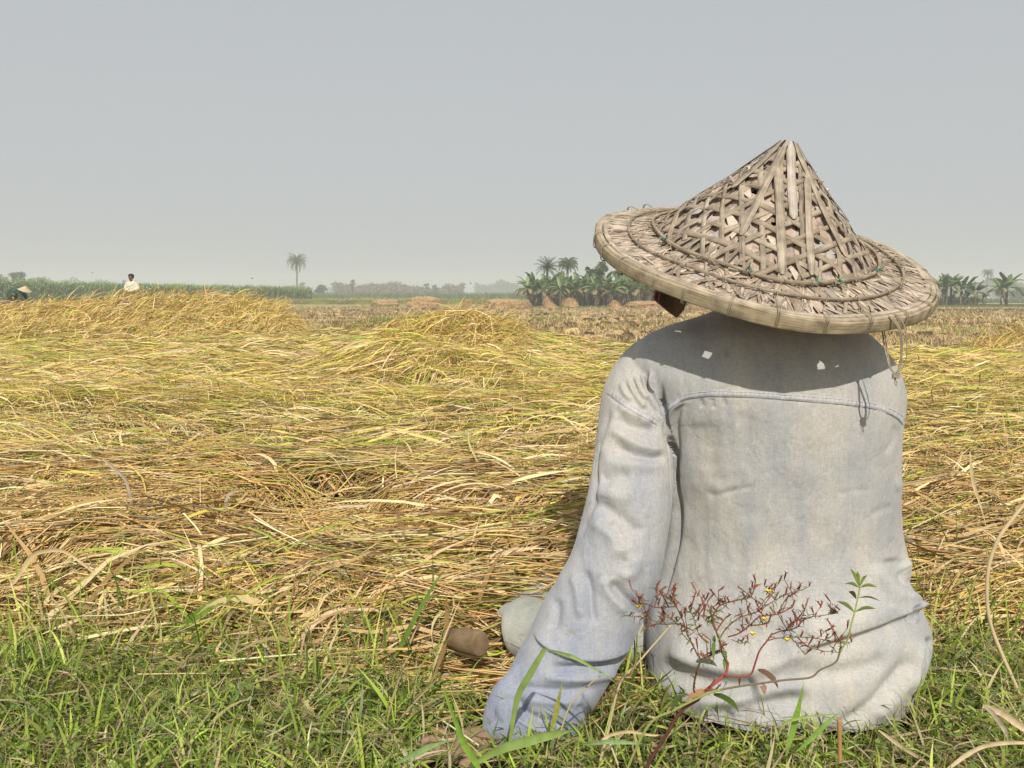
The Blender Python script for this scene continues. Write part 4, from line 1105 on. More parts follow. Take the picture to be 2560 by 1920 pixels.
FB0 = np.array([.49, 1.55, 0.0])
def farmer():
    root = empty('person', FB0)
    tag(root, 'farmer in pale grey shirt seated on the grass, back turned, leaning on one hand', 'person')
    # ------- skin body, one continuous mesh
    parts = []
    tr = torso_rings(.022, 800, 1885); parts.append(loft(tr))
    hc = np.array([.455, 1.615, .845])
    # head: lofted ellipsoid with face details (turned slightly left, looking ahead)
    th = np.linspace(0, np.pi, 26); ph = np.arange(36) / 36 * 2 * np.pi
    rings = []
    for t in th[1:-1]:
        z = math.cos(t); r = math.sin(t)
        x = .074 * r * np.cos(ph); y = .094 * r * np.sin(ph)
        zz = np.full(36, z * .112)
        fr = np.clip(np.sin(ph), 0, 1)
        y = y + fr * (.012 if z < -.2 else 0) * r
        x = x * (1 - .28 * max(0, -z))
        y += .022 * np.exp(-((ph - np.pi / 2) / .16) ** 2) * math.exp(-((z + .15) / .16) ** 2)       # nose
        y -= .008 * (np.exp(-((ph - np.pi / 2 - .42) / .2) ** 2) + np.exp(-((ph - np.pi / 2 + .42) / .2) ** 2)) * math.exp(-((z - .05) / .12) ** 2)  # eye sockets
        y += .007 * np.exp(-((ph - np.pi / 2) / .4) ** 2) * math.exp(-((z + .48) / .08) ** 2)         # lips
        y += .012 * np.exp(-((ph - np.pi / 2) / .4) ** 2) * math.exp(-((z + .82) / .12) ** 2)         # chin
        rings.append(np.stack([x, y, zz], 1))
    hd = np.array(rings)[::-1]
    an = .15; R = np.array([[math.cos(an), -math.sin(an), 0], [math.sin(an), math.cos(an), 0], [0, 0, 1]])
    hd = hd @ R.T + hc
    parts.append(loft(hd))
    for sgn in (-1, 1):
        e = hc + R @ np.array([sgn * .076, .0, -.005])
        parts.append(shell([e + [0, 0, -.03], e + [sgn * .006, -.004, 0], e + [0, -.002, .032]], [.010, .018, .012], n=8, sides=10, flat=.35, ref=[1, 0, 0]))
    parts.append(shell([(.475, 1.56, .66), (.47, 1.585, .73), (.46, 1.61, .79)], [.075, .06, .058], n=10, sides=20))
    # left arm down to the hand on the grass
    wr = P(1262, 1850, 1.36)
    arm = [P(1660, 930, 1.60), P(1588, 1100, 1.518), P(1548, 1380, 1.452), P(1432, 1620, 1.415), wr]
    parts.append(shell(arm, [.040, .036, .031, .030, .026], n=30, sides=16))
    hx = np.array([-1, -.10, 0.0]); hx /= np.linalg.norm(hx); hy = np.array([-.10, 1.0, 0]); hy -= hx * (hy @ hx); hy /= np.linalg.norm(hy)
    palm0 = wr + hx * .01; palm1 = wr + hx * .095 + np.array([0, 0, -.012])
    parts.append(shell([wr - hx * .02, palm0, (palm0 + palm1) / 2 + [0, 0, .004], palm1], [.028, .033, .043, .040], n=14, sides=18, flat=[.8, .62, .42, .34], ref=[0, 0, 1]))
    for i, (off, ln, sp) in enumerate(((-.033, .066, -.24), (-.011, .078, -.06), (.012, .072, .10), (.033, .056, .30))):
        b = palm1 + hy * off - hx * .006
        d = hx * math.cos(sp) + hy * math.sin(sp)
        q = [b - d * .02, b + [0, 0, .003], b + d * ln * .42 + [0, 0, .012], b + d * ln * .75 + [0, 0, .004], b + d * ln + [0, 0, -.010]]
        parts.append(shell(q, [.009, .0092, .0084, .0078, .0064], n=16, sides=10, flat=.92))
    tb = wr + hx * .03 - hy * .026
    parts.append(shell([tb + hy * .012, tb - hy * .006, tb + hx * .024 - hy * .030, tb + hx * .048 - hy * .036 + [0, 0, -.008]], [.014, .014, .0115, .0085], n=14, sides=10))
    # right arm resting forward in the lap
    rw = np.array([.56, 1.90, .20])
    parts.append(shell([(.62, 1.60, .60), (.655, 1.70, .47), (.65, 1.80, .34), rw], [.055, .048, .042, .027], n=24, sides=16))
    dx = np.array([-.75, .6, -.2]); dx /= np.linalg.norm(dx)
    parts.append(shell([rw, rw + dx * .05, rw + dx * .09], [.028, .040, .036], n=10, sides=16, flat=.45))
    for off, ln in ((-.03, .06), (-.01, .07), (.011, .066), (.03, .05)):
        b = rw + dx * .088 + np.array([.5, .6, 0]) * off
        parts.append(shell([b, b + dx * ln * .5 + [0, 0, -.004], b + dx * ln + [0, 0, -.022]], [.0105, .0095, .007], n=10, sides=10))
    b = rw + dx * .03 + np.array([0, 0, .02])
    parts.append(shell([b, b + dx * .03 + [.01, -.01, .025], b + dx * .06 + [.01, -.01, .03]], [.013, .011, .008], n=10, sides=10))
    # legs: left folded with the knee out to the side, right knee raised ahead
    kn = P(1312, 1572, 1.67)
    parts.append(shell([(.40, 1.62, .07), (.22, 1.67, .062), kn + [.02, 0, -.01]], [.065, .048, .042], n=20, sides=18))
    parts.append(shell([kn + [.02, 0, -.01], (.20, 2.02, .055), (.40, 2.12, .05)], [.052, .050, .034], n=20, sides=16))
    parts.append(shell([(.40, 2.12, .05), (.44, 2.15, .035), (.52, 2.20, .03), (.60, 2.23, .02)], [.034, .036, .034, .02], n=14, sides=16, flat=[1, .9, .6, .5]))
    parts.append(shell([(.60, 1.60, .10), (.62, 1.80, .22), (.64, 1.98, .33)], [.085, .075, .056], n=20, sides=18))
    parts.append(shell([(.64, 1.98, .33), (.65, 2.06, .19), (.66, 2.12, .06)], [.055, .052, .034], n=20, sides=16))
    parts.append(shell([(.66, 2.09, .04), (.66, 2.16, .035), (.66, 2.25, .025), (.66, 2.32, .015)], [.032, .036, .036, .02], n=14, sides=16, flat=[1, .9, .55, .45]))
    V, F, N = voxel_union(parts, .0033, 1)
    mesh('body', V, F, M['skin'], root, local=FB0)
    # eyes and brows as small darker shapes, hair cap under the hat
    hair = []
    for t in th[1:15]:
        z = math.cos(t); r = math.sin(t)
        cut = np.where(np.sin(ph) > .35, np.maximum(z, .35), z)
        x = .080 * r * np.cos(ph); y = .099 * r * np.sin(ph) - .002
        hair.append(np.stack([x, y, cut * .118], 1))
    Vh, Fh = loft((np.array(hair)[::-1]) @ R.T + hc + [0, 0, .002])
    mesh('hair', Vh, Fh, M['hair'], root, local=FB0)
    for sgn in (-1, 1):
        e = hc + R @ np.array([sgn * .030, .083, .006])
        Ve, Fe = shell([e + [-.011, 0, 0], e + [0, .006, 0], e + [.011, 0, 0]], [.002, .0065, .002], n=9, sides=10)
        mesh('eye', Ve, Fe, M['hair'], root, local=FB0)
    # ------- lungi
    parts = []
    knl = kn
    parts.append(shell([(.44, 1.64, .07), (.25, 1.67, .060), (.12, 1.68, .066), knl, knl + [-.030, .005, -.006]], [.088, .066, .066, .070, .056], n=30, sides=26, flat=[1, .95, .9, .88, .8]))
    parts.append(shell([knl + [.0, .02, -.015], (.16, 2.00, .06), (.34, 2.08, .06)], [.076, .070, .062], n=24, sides=22, flat=.85))
    parts.append(shell([(.56, 1.60, .11), (.62, 1.80, .24), (.64, 1.98, .345), (.645, 2.02, .35)], [.12, .098, .078, .04], n=26, sides=24))
    parts.append(shell([(.64, 1.97, .33), (.65, 2.05, .20), (.66, 2.10, .09)], [.075, .075, .085], n=20, sides=22))
    parts.append(shell([(.30, 1.72, .09), (.46, 1.84, .10), (.62, 1.88, .14)], [.09, .08, .10], n=20, sides=20, flat=.8))
    V, F, N = voxel_union(parts, .005, 6)
    lf = [('g', -4, 8, [(1372, 1500), (1340, 1496), (1310, 1512)]), ('g', -3, 8, [(1368, 1518), (1335, 1528), (1310, 1556)]), ('g', 3, 10, [(1370, 1508), (1335, 1510), (1305, 1535)]), ('g', -3, 9, [(1350, 1560), (1320, 1590), (1290, 1600)])]
    V, _, _, _ = apply_folds(V, N, lf, .8)
    mesh('lungi', V, F, M['lungi'], root, local=FB0)
    # ------- shirt: torso and both sleeves as one cloth
    parts = [loft(torso_rings(0))]
    sl = np.array([  # px, py, Y, radius across (m), depth factor
        (1690, 885, 1.585, .050, .95), (1634, 925, 1.572, .062, 1.0), (1602, 990, 1.552, .069, 1.0), (1586, 1080, 1.520, .067, .95), (1582, 1160, 1.496, .071, .88), (1574, 1250, 1.470, .0745, .82),
        (1556, 1340, 1.452, .0770, .80), (1536, 1420, 1.440, .0790, .78), (1500, 1500, 1.430, .0820, .78), (1462, 1570, 1.420, .0850, .78), (1430, 1630, 1.412, .0820, .76), (1392, 1700, 1.400, .0800, .74), (1360, 1762, 1.388, .0790, .74), (1338, 1812, 1.378, .0780, .72), (1330, 1830, 1.375, .0790, .72)])
    c = np.array([P(a, b, y) for a, b, y, r, q in sl]); r = sl[:, 3]; q = sl[:, 4]
    # turn back inside at the cuff so that the sleeve ends in an opening
    ci = np.array([c[-1] + (c[-2] - c[-1]) * t for t in (.0, .9, 2.2)]); 
    c2 = np.vstack([c, ci + [0, 0, .001]]); r2 = np.concatenate([r, [r[-1] - .009, r[-1] - .012, .04]]); q2 = np.concatenate([q, [q[-1] - .1] * 3])
    # piecewise without overshoot
    n = 90; tt = np.linspace(0, len(sl) - 1, n); full = catmull(np.column_stack([c, r, q]), n)
    pc = np.vstack([full[:, :3], ci]); pr = np.concatenate([full[:, 3], [r[-1] - .008, r[-1] - .011, .045]]); pq = np.concatenate([full[:, 4], [q[-1] - .08] * 3])
    # build rings by hand so that the turned-in rings keep the cuff's frame
    T = np.gradient(full[:, :3], axis=0); T /= np.linalg.norm(T, axis=1)[:, None]
    m = 40; a = np.arange(m) / m * 2 * np.pi; rings = []
    for i in range(len(pc)):
        Ti = T[min(i, n - 1)] if i < n else T[n - 1]
        w = np.cross(Ti, [0, 1, 0]); w /= np.linalg.norm(w); d = np.cross(w, Ti)
        wob = 1 + (.05 * np.sin(a * 3 + 1) + .04 * np.sin(a * 5)) * np.clip((i - 60) / 30, 0, 1)
        rings.append(pc[i] + (pr[i] * wob)[:, None] * (np.cos(a)[:, None] * w + np.sin(a)[:, None] * d * pq[i]))
    parts.append(loft(np.array(rings)))
    # cuff flap spreading to the left over the wrist
    parts.append(shell([P(1330, 1730, 1.385), P(1282, 1765, 1.375), P(1258, 1800, 1.37), P(1250, 1838, 1.365)], [.055, .046, .036, .030], n=20, sides=20, flat=.62, ref=[0, 1, 0]))
    # right sleeve forward
    parts.append(shell([(.625, 1.60, .60), (.655, 1.68, .50), (.665, 1.76, .39), (.63, 1.84, .29), (.58, 1.90, .22)], [.072, .070, .068, .062, .052], n=40, sides=28))
    # collar
    parts.append(shell([(.475, 1.555, .70), (.472, 1.575, .745), (.470, 1.585, .765)], [.082, .070, .066], n=10, sides=26))
    V, F, N = voxel_union(parts, .0024, 3)
    V, px, py, face = apply_folds(V, N, TF, 1.35)
    # flatten where it rests on the ground
    V[:, 2] = np.maximum(V[:, 2], .004)
    # faded dye: bluer towards the cuff and in worn streaks, warmer where it is bleached
    fx, fy = px, py
    cuff = np.clip((fy - 1420) / 260, 0, 1) * np.clip((1700 - fx) / 120, 0, 1)
    strk = np.clip((fbm(fx / 26, fy / 190, 221, 3) - .48) * 4, 0, 1) * .55 + np.clip((fbm(fx / 90, fy / 110, 223, 3) - .52) * 5, 0, 1) * .5
    strk = strk * .45
    slv = np.clip((1688 - fx - np.maximum(0, fy - 1330) * .22) / 14, 0, 1) * np.clip((fy - 1020) / 100, 0, 1)
    cuff = np.maximum(cuff, slv * (.22 + .35 * np.clip((fy - 1100) / 500, 0, 1)))
    f = np.clip(np.maximum(cuff * (.55 + .6 * fbm(fx / 20, fy / 60, 225, 3)), strk * .6), 0, 1)[:, None]
    colr = (1 - f) * np.array([1.02, 1.0, .97]) + f * np.array([.60, .67, .90])
    for ln_, wd_ in ((YOKE, 12.5), (SLV, 11.5)):
        dd, tt_ = seg_dist(fx, fy, ln_)
        up_ = (dd < 0) & (dd > -wd_) & (face > .3) & (tt_ > .01) & (tt_ < .99)
        puck = .5 + .5 * np.sin(fx * .55 + fy * .2 + 3 * fbm(fx / 30, fy / 30, 230, 2))
        colr = np.where(up_[:, None], np.array([1.05, 1.06, 1.12]) * (.93 + .12 * puck)[:, None], colr)
        V = V + N * (np.where(up_, .0007 * puck, 0))[:, None]
    sh = mesh('shirt', V, F, M['shirt'], root, colr, local=FB0)
    nn = np.empty(len(V) * 3, np.float32); sh.data.vertices.foreach_get('normal', nn); N2 = nn.reshape(-1, 3).astype(float)
    def cuff_piece(name, pts, th):
        q = np.array([P(*p) for p in pts]) - FB0; n = len(q); c = q.mean(0) + [0, -.004, 0]
        V3 = []; F3 = []
        for k_ in range(2):
            o_ = np.array([0, th * k_, 0]); V3 += [c + o_] + [p + o_ for p in q] + [(p * .55 + c * .45) + o_ + [0, -.0015, 0] for p in q]
        m_ = 2 * n + 1
        for i in range(n):
            j = (i + 1) % n
            F3 += [(0, 1 + n + i, 1 + n + j), (1 + n + i, 1 + i, 1 + j, 1 + n + j), (m_, m_ + 1 + n + j, m_ + 1 + n + i), (m_ + 1 + n + i, m_ + 1 + n + j, m_ + 1 + j, m_ + 1 + i), (1 + i, m_ + 1 + i, m_ + 1 + j, 1 + j)]
        o = mesh(name, np.array(V3), F3, M['shirt'], sh, np.tile((.62, .70, .92), (len(V3), 1)))
        sb = o.modifiers.new('s', 'SUBSURF'); sb.levels = sb.render_levels = 2
        return o
    cuff_piece('cuff', [(1232, 1762, 1.335), (1262, 1738, 1.335), (1300, 1764, 1.325), (1330, 1802, 1.318), (1322, 1846, 1.318), (1282, 1874, 1.322), (1250, 1872, 1.33), (1226, 1846, 1.335), (1210, 1820, 1.338), (1244, 1796, 1.34)], .004)
    seam_line('yoke_seam', YOKE, V, N2, 0, .0004, M['seamdark'], sh, FB0)
    seam_line('yoke_stitching', YOKE, V, N2, 11.5, .00045, M['seam'], sh, FB0)
    seam_line('sleeve_seam', SLV, V, N2, 0, .0004, M['seamdark'], sh, FB0)
    seam_line('sleeve_stitching', SLV, V, N2, 11, .0005, M['seam'], sh, FB0)
    for s in list(root.children_recursive):
        pass
    return root
M['seamdark'] = flat_mat('dark_seam_thread', (.22, .22, .28), .9, .1, 50)  # darker thread colour for the yoke and sleeve seams
FARMER = farmer()
for o in list(bpy.data.objects):
    if o.parent and o.parent.name == 'shirt': o.location = (0, 0, 0)
# =================================================================== the woven bamboo hat
HR = .3057; HH = .205
HC = np.array([.456, 1.58, .8212])
_n = np.array([math.tan(.1144), -math.tan(.3726), 1.0]); _n /= np.linalg.norm(_n)
_x = np.array([1.0, 0, 0]) - _n * _n[0]; _x /= np.linalg.norm(_x); _y = np.cross(_n, _x)
HM = np.stack([_x, _y, _n], 1)          # local -> world columns
PR = np.array([0, .04, .10, .20, .30, .40, .50, .57, .62, .67, .75, .88, 1.0])
PZ = np.array([1.0, .955, .860, .715, .568, .427, .288, .192, .115, .075, .045, .020, .0])
_rr = np.linspace(0, 1, 400); _zz = np.interp(_rr, PR, PZ)
_k = np.hanning(25); _k /= _k.sum()
_zs = np.convolve(np.pad(_zz, 12, mode='edge'), _k, 'valid'); _zs[:8] = _zz[:8]
_ss = np.concatenate([[0], np.cumsum(np.hypot(np.diff(_rr * HR), np.diff(_zs * HH)))])
def hz(r): return np.interp(np.asarray(r) / HR, _rr, _zs) * HH
def r_of_s(s): return np.interp(s, _ss, _rr * HR)
def hpt(r, ph, off=0.0):
    """point on the hat surface (local), lifted off along its normal"""
    r = np.asarray(r, float); ph = np.asarray(ph, float)
    dz = (hz(r + .002) - hz(np.maximum(r - .002, 0))) / (r + .002 - np.maximum(r - .002, 0))
    nl = 1 / np.sqrt(1 + dz * dz)
    warp = .004 * np.sin(ph * 2 + 1) * (r / HR) ** 2 + .0025 * np.sin(ph * 5) * (r / HR)
    return np.stack([(r - dz * nl * off) * np.cos(ph), (r - dz * nl * off) * np.sin(ph), hz(r) + nl * off + warp], -1)

def lit_hole_mask(ph, r):
    return False

def hat():
    root = empty('conical_hat', HC)
    root.rotation_euler = Matrix(HM.tolist()).to_euler()
    tag(root, 'wide weathered conical hat of woven split bamboo worn by the seated farmer', 'hat')
    BC = [(1, .96, .9), (.85, .80, .74), (1.1, 1.04, .95), (.72, .66, .60), (.95, .88, .78)]
    def band(s_ph, width, off, bag, col, thick=.0009, st0=0.0, wprof=None):
        """flat strip along a centre line given as (r, ph) arrays"""
        r, ph = s_ph
        c = hpt(r, ph, off)
        T = np.gradient(c, axis=0); T /= np.linalg.norm(T, axis=1)[:, None] + 1e-9
        nrm = hpt(r, ph, np.asarray(off) + .01) - c; nrm /= np.linalg.norm(nrm, axis=1)[:, None]
        s = np.cross(T, nrm); n = len(r)
        w = np.broadcast_to(width, (n,)) * (1 if wprof is None else wprof)
        hw = (w / 2)[:, None]
        L = np.concatenate([[0], np.cumsum(np.linalg.norm(np.diff(c, axis=0), axis=1))])
        V = np.stack([c - s * hw, c + nrm * .0003, c + s * hw, c + s * hw - nrm * thick, c - s * hw - nrm * thick], 1).reshape(-1, 3)
        i = np.arange(n - 1)[:, None] * 5; j = np.arange(5)
        F = np.stack([i + j, i + (j + 1) % 5, i + 5 + (j + 1) % 5, i + 5 + j], -1).reshape(-1, 4)
        st = np.stack([np.tile(np.array([0, .5, 1, 1, 0]) * .011 + st0, n), np.repeat(L + st0 * 3, 5)], 1)
        bag.add(V, F, col, st)
    # --- woven open hexagon lattice over the crown (geodesics of the cone)
    a = .0305
    lat = Bag()
    phf = -np.pi / 2           # facing the camera
    rng = np.random.default_rng(5)
    fam = 0
    for al in (-90, -30, 30, 90):
        fam += 1
        for k in range(0, 9):
            d = (k + .5) * a
            smax = .262 + rng.uniform(-.012, .016)
            if d > smax - .01: continue
            s_half = math.sqrt(smax ** 2 - d ** 2)
            n = max(8, int(s_half * 2 / .004))
            t = np.linspace(-s_half, s_half, n)
            # a few strips are broken off
            if rng.random() < .12:
                cut = rng.uniform(-.1, .1); t = t[(t < cut) if rng.random() < .5 else (t > cut)]
                if len(t) < 8: continue
            s = np.sqrt(d * d + t * t); th = math.radians(al) + np.arctan2(t, d)
            ok = s > .020; s = s[ok]; th = th[ok]; t = t[ok]
            if len(s) < 8: continue
            ph = phf + th * 1.5
            r = r_of_s(s)
            off = .0030 + .0013 * np.sin(t[:len(s)] / a * np.pi * 1.155 + fam * 2.1 + k * np.pi) + rng.normal(0, .0003)
            w = rng.uniform(.0082, .0104)
            # split where the angle jumps over the apex
            br = np.where(np.abs(np.diff(ph)) > .8)[0]
            segs = np.split(np.arange(len(s)), br + 1)
            col = np.array(BC[rng.integers(5)]) * rng.uniform(.85, 1.12)
            for sg in segs:
                if len(sg) < 6: continue
                ph2 = ph[sg] + rng.normal(0, .004)
                band((r[sg], ph2), w, off[sg], lat, col, st0=rng.uniform(0, 5))
                if rng.random() < .12:   # doubled strip
                    band((np.minimum(r[sg] + .0035, .22), ph2 + .02), w * .55, off[sg] + .0012, lat, col * .9, st0=rng.uniform(0, 5))
    lat.build('woven_strips', M['bamboo'], root)
    # --- broad staves running down from the apex
    for (dphi, r0, r1, w, c, lean) in ((-.02, .006, .112, .0150, (.92, .93, .95), .03), (-.60, .006, .150, .0125, (.92, .88, .82), .02), (.62, .006, .165, .0125, (1.05, 1.0, .92), -.02), (.235, .045, .185, .0130, (1.05, 1, .95), -.13), (-.185, .040, .188, .0135, (.95, .92, .86), .10), (-1.25, .01, .09, .012, (.8, .78, .74), .02), (1.35, .01, .13, .012, (.9, .85, .8), 0), (2.4, .01, .15, .013, (.9, .9, .85), 0), (3.3, .01, .15, .013, (.95, .9, .85), 0), (-2.2, .01, .15, .013, (.9, .85, .85), 0)):
        n = 40; r = np.linspace(r0, r1, n); ph = phf + dphi + lean * np.linspace(0, 1, n)
        if abs(dphi) < .3 and r0 > .02: # parallel staves, not radial
            x0 = math.sin(dphi) * .115; ph = phf + np.arcsin(np.clip(x0 / np.maximum(r, abs(x0) * 1.05), -1, 1))
        b = Bag(); pr = np.clip(np.linspace(0, 1, n) * 6 + .25, .25, 1) * (np.clip((1 - np.linspace(0, 1, n)) * 14 + .3, .3, 1)) * (1 + .06 * np.sin(np.linspace(0, 11, n) + dphi))
        band((r, ph), w, .0062 + .0008 * np.sin(np.linspace(0, 9, n)) + np.where(r < .02, (.02 - r) * .15, 0), b, c, .0014, st0=abs(dphi), wprof=pr)
        b.build('stave', M['palebamboo'] if abs(dphi) < .1 else M['bamboo'], root)
    # --- leaf lining below the lattice, one crumpled sheet with a few holes
    nr, npn = 90, 260
    rs = np.linspace(.012, HR * .955, nr); phs = np.arange(npn) / npn * 2 * np.pi
    Rg, Pg = np.meshgrid(rs, phs, indexing='ij')
    cr = .0042 * (fbm(Pg * 14 / 2, Rg * 60, 301, 3) - .5) * 2
    seam = np.abs(Pg * 14 / (2 * np.pi) * 2 % 1 - .5)
    V = hpt(Rg.ravel(), Pg.ravel(), (-.0016 - .0030 * (Rg < .19) + cr).ravel())
    i, j = np.meshgrid(np.arange(nr - 1), np.arange(npn), indexing='ij'); i = i.ravel(); j = j.ravel(); j2 = (j + 1) % npn
    F = np.stack([i * npn + j, i * npn + j2, (i + 1) * npn + j2, (i + 1) * npn + j], 1)
    fr = rs[i]; fp = phs[j]
    hole = fbm(fp * 9, fr * 85, 305, 2) > .80
    hole &= (fr > .03) & (fr < .17)
    # the holes that let light spots fall on the shoulders
    for hp, hr_, da, dr in LIGHT_HOLES:
        dd = (np.angle(np.exp(1j * (fp - hp))) * fr / da) ** 2 + ((fr - hr_) / dr) ** 2
        hole |= dd < 1
    F = F[~hole]
    pal = np.array([(1.0, .97, .95), (.88, .80, .74), (.78, .80, .86), (1.08, 1.02, .95), (.66, .60, .54)])
    id_ = (fbm(Pg * 6, Rg * 40, 310, 2) * 7.99).astype(int) % 5
    col = pal[id_.ravel()] * (.85 + .3 * vn(Pg.ravel() * 22, Rg.ravel() * 160, 311))[:, None]
    st = np.stack([Pg.ravel() * .12, Rg.ravel()], 1)
    mesh('leaf_lining', V, F, M['leafsheet'], root, col, st)
    # --- patches of leaf and faded plastic showing in the lattice
    pt = Bag()
    for k in range(90):
        r = rng.uniform(.04, .19); ph = rng.uniform(0, 6.283)
        sz = rng.uniform(.008, .022); rot = rng.uniform(0, 3.14); m = 5
        aa = np.sort(rng.uniform(0, 6.283, m)); q = []
        for t in aa:
            dx = math.cos(t) * sz; dy = math.sin(t) * sz * .6
            q.append((r + dx * math.cos(rot) - dy * math.sin(rot), ph + (dx * math.sin(rot) + dy * math.cos(rot)) / max(r, .03)))
        q = np.array(q); Vp = hpt(q[:, 0], q[:, 1], .0012 + rng.uniform(0, .001, m)); ctr = hpt(r, ph, .0022)
        c = [(1.05, .98, .92), (.86, .92, 1.04), (1.15, 1.12, 1.08), (.9, .8, .72)][rng.integers(4)]
        Vp = np.vstack([Vp, ctr]); Fp = np.array([(i, (i + 1) % m, m, m) for i in range(m)])
        pt.add(Vp, Fp[:, :3], c, np.stack([q[:, 0].tolist() + [r], q[:, 1].tolist() + [ph]], 1))
    tag(pt.build('leaf_patches', M['leafsheet'], root, smooth=False), kind='stuff')
    # --- brim: overlapping radial slivers of bamboo and leaf
    sl = Bag()
    for k in range(1150):
        ph = rng.uniform(0, 6.283); r0 = rng.uniform(.192, .262); ln = rng.uniform(.03, .09); sk = rng.normal(0, .24) if rng.random() < .86 else rng.uniform(-1.5, 1.5)
        n = 6; t = np.linspace(0, 1, n)
        r = r0 + t * ln * math.cos(sk); p = ph + t * ln * math.sin(sk) / (r0 + .02)
        r = np.clip(r, .15, HR * .93)
        leafy = rng.random() < .38
        if any((math.sin((ph - hp) / 2) * 2 * (r0 + ln / 2)) ** 2 + (r0 + ln / 2 - hr_) ** 2 < (da * 1.3 + ln * .45) ** 2 for hp, hr_, da, dr in LIGHT_HOLES): continue
        w = rng.uniform(.008, .017) if leafy else rng.uniform(.0018, .0065)
        pr = np.clip(np.minimum(t * 5 + .2, (1 - t) * 4 + .1), 0, 1)
        c = np.array([(1.1, 1.04, .98), (.95, .88, .80), (.70, .62, .55), (.86, .84, .84), (1.2, 1.1, 1.0)][rng.integers(5)]) * rng.uniform(.8, 1.1)
        band((r, p), w, rng.uniform(-.001, .0026) + (0 if leafy else .0010) + .0015 * np.sin(t * 3), sl, c, .0005, st0=rng.uniform(0, 9), wprof=pr)
    tag(sl.build('brim_slivers', M['palebamboo'], root, smooth=False), kind='stuff')
    # lattice showing on the brim
    lb = Bag()
    for k in range(60):
        ph = k / 60 * 6.283 + rng.normal(0, .02); sk = (.55 if k % 2 else -.55)
        t = np.linspace(0, 1, 12); r = .165 + t * .115; p = ph + t * sk * .55
        band((r, p), .0065, .0026 + .0009 * np.sin(t * 20 + k), lb, np.array(BC[rng.integers(5)]) * .95, .0008, st0=k)
    lb.build('brim_lattice', M['bamboo'], root)
    # --- hoops
    def hoop(name, r, off, w, h, mat, col, seed, split=False, zext=0.0, wob=.0016):
        n = 220; ph = np.arange(n) / n * 2 * np.pi
        g = np.random.default_rng(seed)
        rr = r + wob * np.sin(ph * 3 + seed) + wob * .6 * np.sin(ph * 7 + seed * 2)
        c = hpt(np.minimum(rr, HR * 1.0), ph, 0); c[:, 0] *= rr / np.minimum(rr, HR); c[:, 1] *= rr / np.minimum(rr, HR)
        ra = np.stack([np.cos(ph), np.sin(ph), 0 * ph], 1); z = np.array([0, 0, 1.0])
        prof = np.array([(-.5, -.5), (-.5, .42), (-.38, .5), (.38, .5), (.5, .42), (.5, -.42), (.4, -.5)])
        V = []; st = []
        hh = h * (1 + .10 * np.sin(ph * 4 + seed))
        for (a_, b_) in prof:
            V.append(c + ra * (a_ * w) + z * (off + b_ * hh)[:, None]); st.append(np.stack([np.full(n, (a_ * .9 + b_) * .02 + seed), ph * r], 1))
        V = np.stack(V, 1).reshape(-1, 3); st = np.stack(st, 1).reshape(-1, 2); m = len(prof)
        i = np.arange(n)[:, None]; j = np.arange(m)
        F = np.stack([i * m + j, i * m + (j + 1) % m, ((i + 1) % n) * m + (j + 1) % m, ((i + 1) % n) * m + j], -1).reshape(-1, 4)
        return mesh(name, V, F[:, ::-1], mat, root, np.tile(col, (len(V), 1)), st)
    z0 = np.zeros(220)
    hoop('rim_hoop', HR - .0025, z0 - .0080, .0052, .0215, M['bamboo'], (.92, .86, .70), 3, wob=.0006)
    hoop('rim_hoop', HR - .0090, z0 + .0004, .0078, .0080, M['bamboo'], (1.12, 1.05, .94), 5, wob=.0006)
    hoop('rim_hoop', HR - .0175, z0 + .0018, .0085, .0060, M['bamboo'], (1.15, 1.1, 1.0), 7, wob=.0008)
    hoop('rim_hoop', HR - .0125, z0 - .0120, .0130, .0130, M['bamboo'], (.7, .66, .6), 8, wob=.0006)
    hoop('outer_hoop', HR * .80, z0 + .0085, .0040, .0042, M['bamboo'], (.80, .74, .66), 11, wob=.0026)
    hoop('inner_hoop', HR * .665, z0 + .0095, .0052, .0056, M['bamboo'], (.85, .80, .70), 13, wob=.0022)
    # --- lashings: a cord round the rim and on to the two inner hoops
    nl = 26
    for k in range(nl):
        ph = phf + .10 + k / nl * 6.283 + rng.normal(0, .03)
        b = Bag()
        for q in range(2):
            p = ph + q * .010
            def cp(r, z, dp=0): return np.array([r * math.cos(p + dp), r * math.sin(p + dp), z])
            zt = hz(HR)
            loop = [cp(HR - .022, zt + .007), cp(HR - .006, zt + .0085), cp(HR + .0015, zt + .003), cp(HR + .0018, zt - .012), cp(HR - .001, zt - .0205), cp(HR - .012, zt - .021), cp(HR - .022, zt - .012), cp(HR - .024, zt + .003)]
            V, F, st = tube(loop, .00085, n=40, sides=5, cap=False); b.add(V, F)
        p = ph
        i0 = hpt(HR * .80, ph + rng.normal(.06, .04), .0125); i1 = hpt(HR * .665, ph + rng.normal(0, .06), .0135); o0 = hpt(HR - .022, ph, .006)
        for A, B_ in ((o0, i0), (i0, i1)):
            V, F, st = tube([A, (A + B_) / 2 + [0, 0, .0012], B_], .00065, n=10, sides=5, cap=False); b.add(V, F)
        if k % 2: 
            i2 = hpt(HR * .80, ph + .24, .0125)
            V, F, st = tube([i1, (i1 + i2) / 2 + [0, 0, .001], i2], .00055, n=10, sides=5, cap=False); b.add(V, F)
        for hub, rr, zz in ((i1, .0058, .0), (i0, .0048, .0)):
            an = np.arange(9) / 8 * 6.283
            er = np.array([math.cos(ph), math.sin(ph), 0])
            ring = [hub + er * (math.cos(t) * .0038) + np.array([0, 0, math.sin(t) * .0038 - .0038]) for t in an]
            V, F, st = tube(ring, .0007, n=24, sides=5, cap=False); b.add(V, F)
        b.build('lashing', M['string'], root)
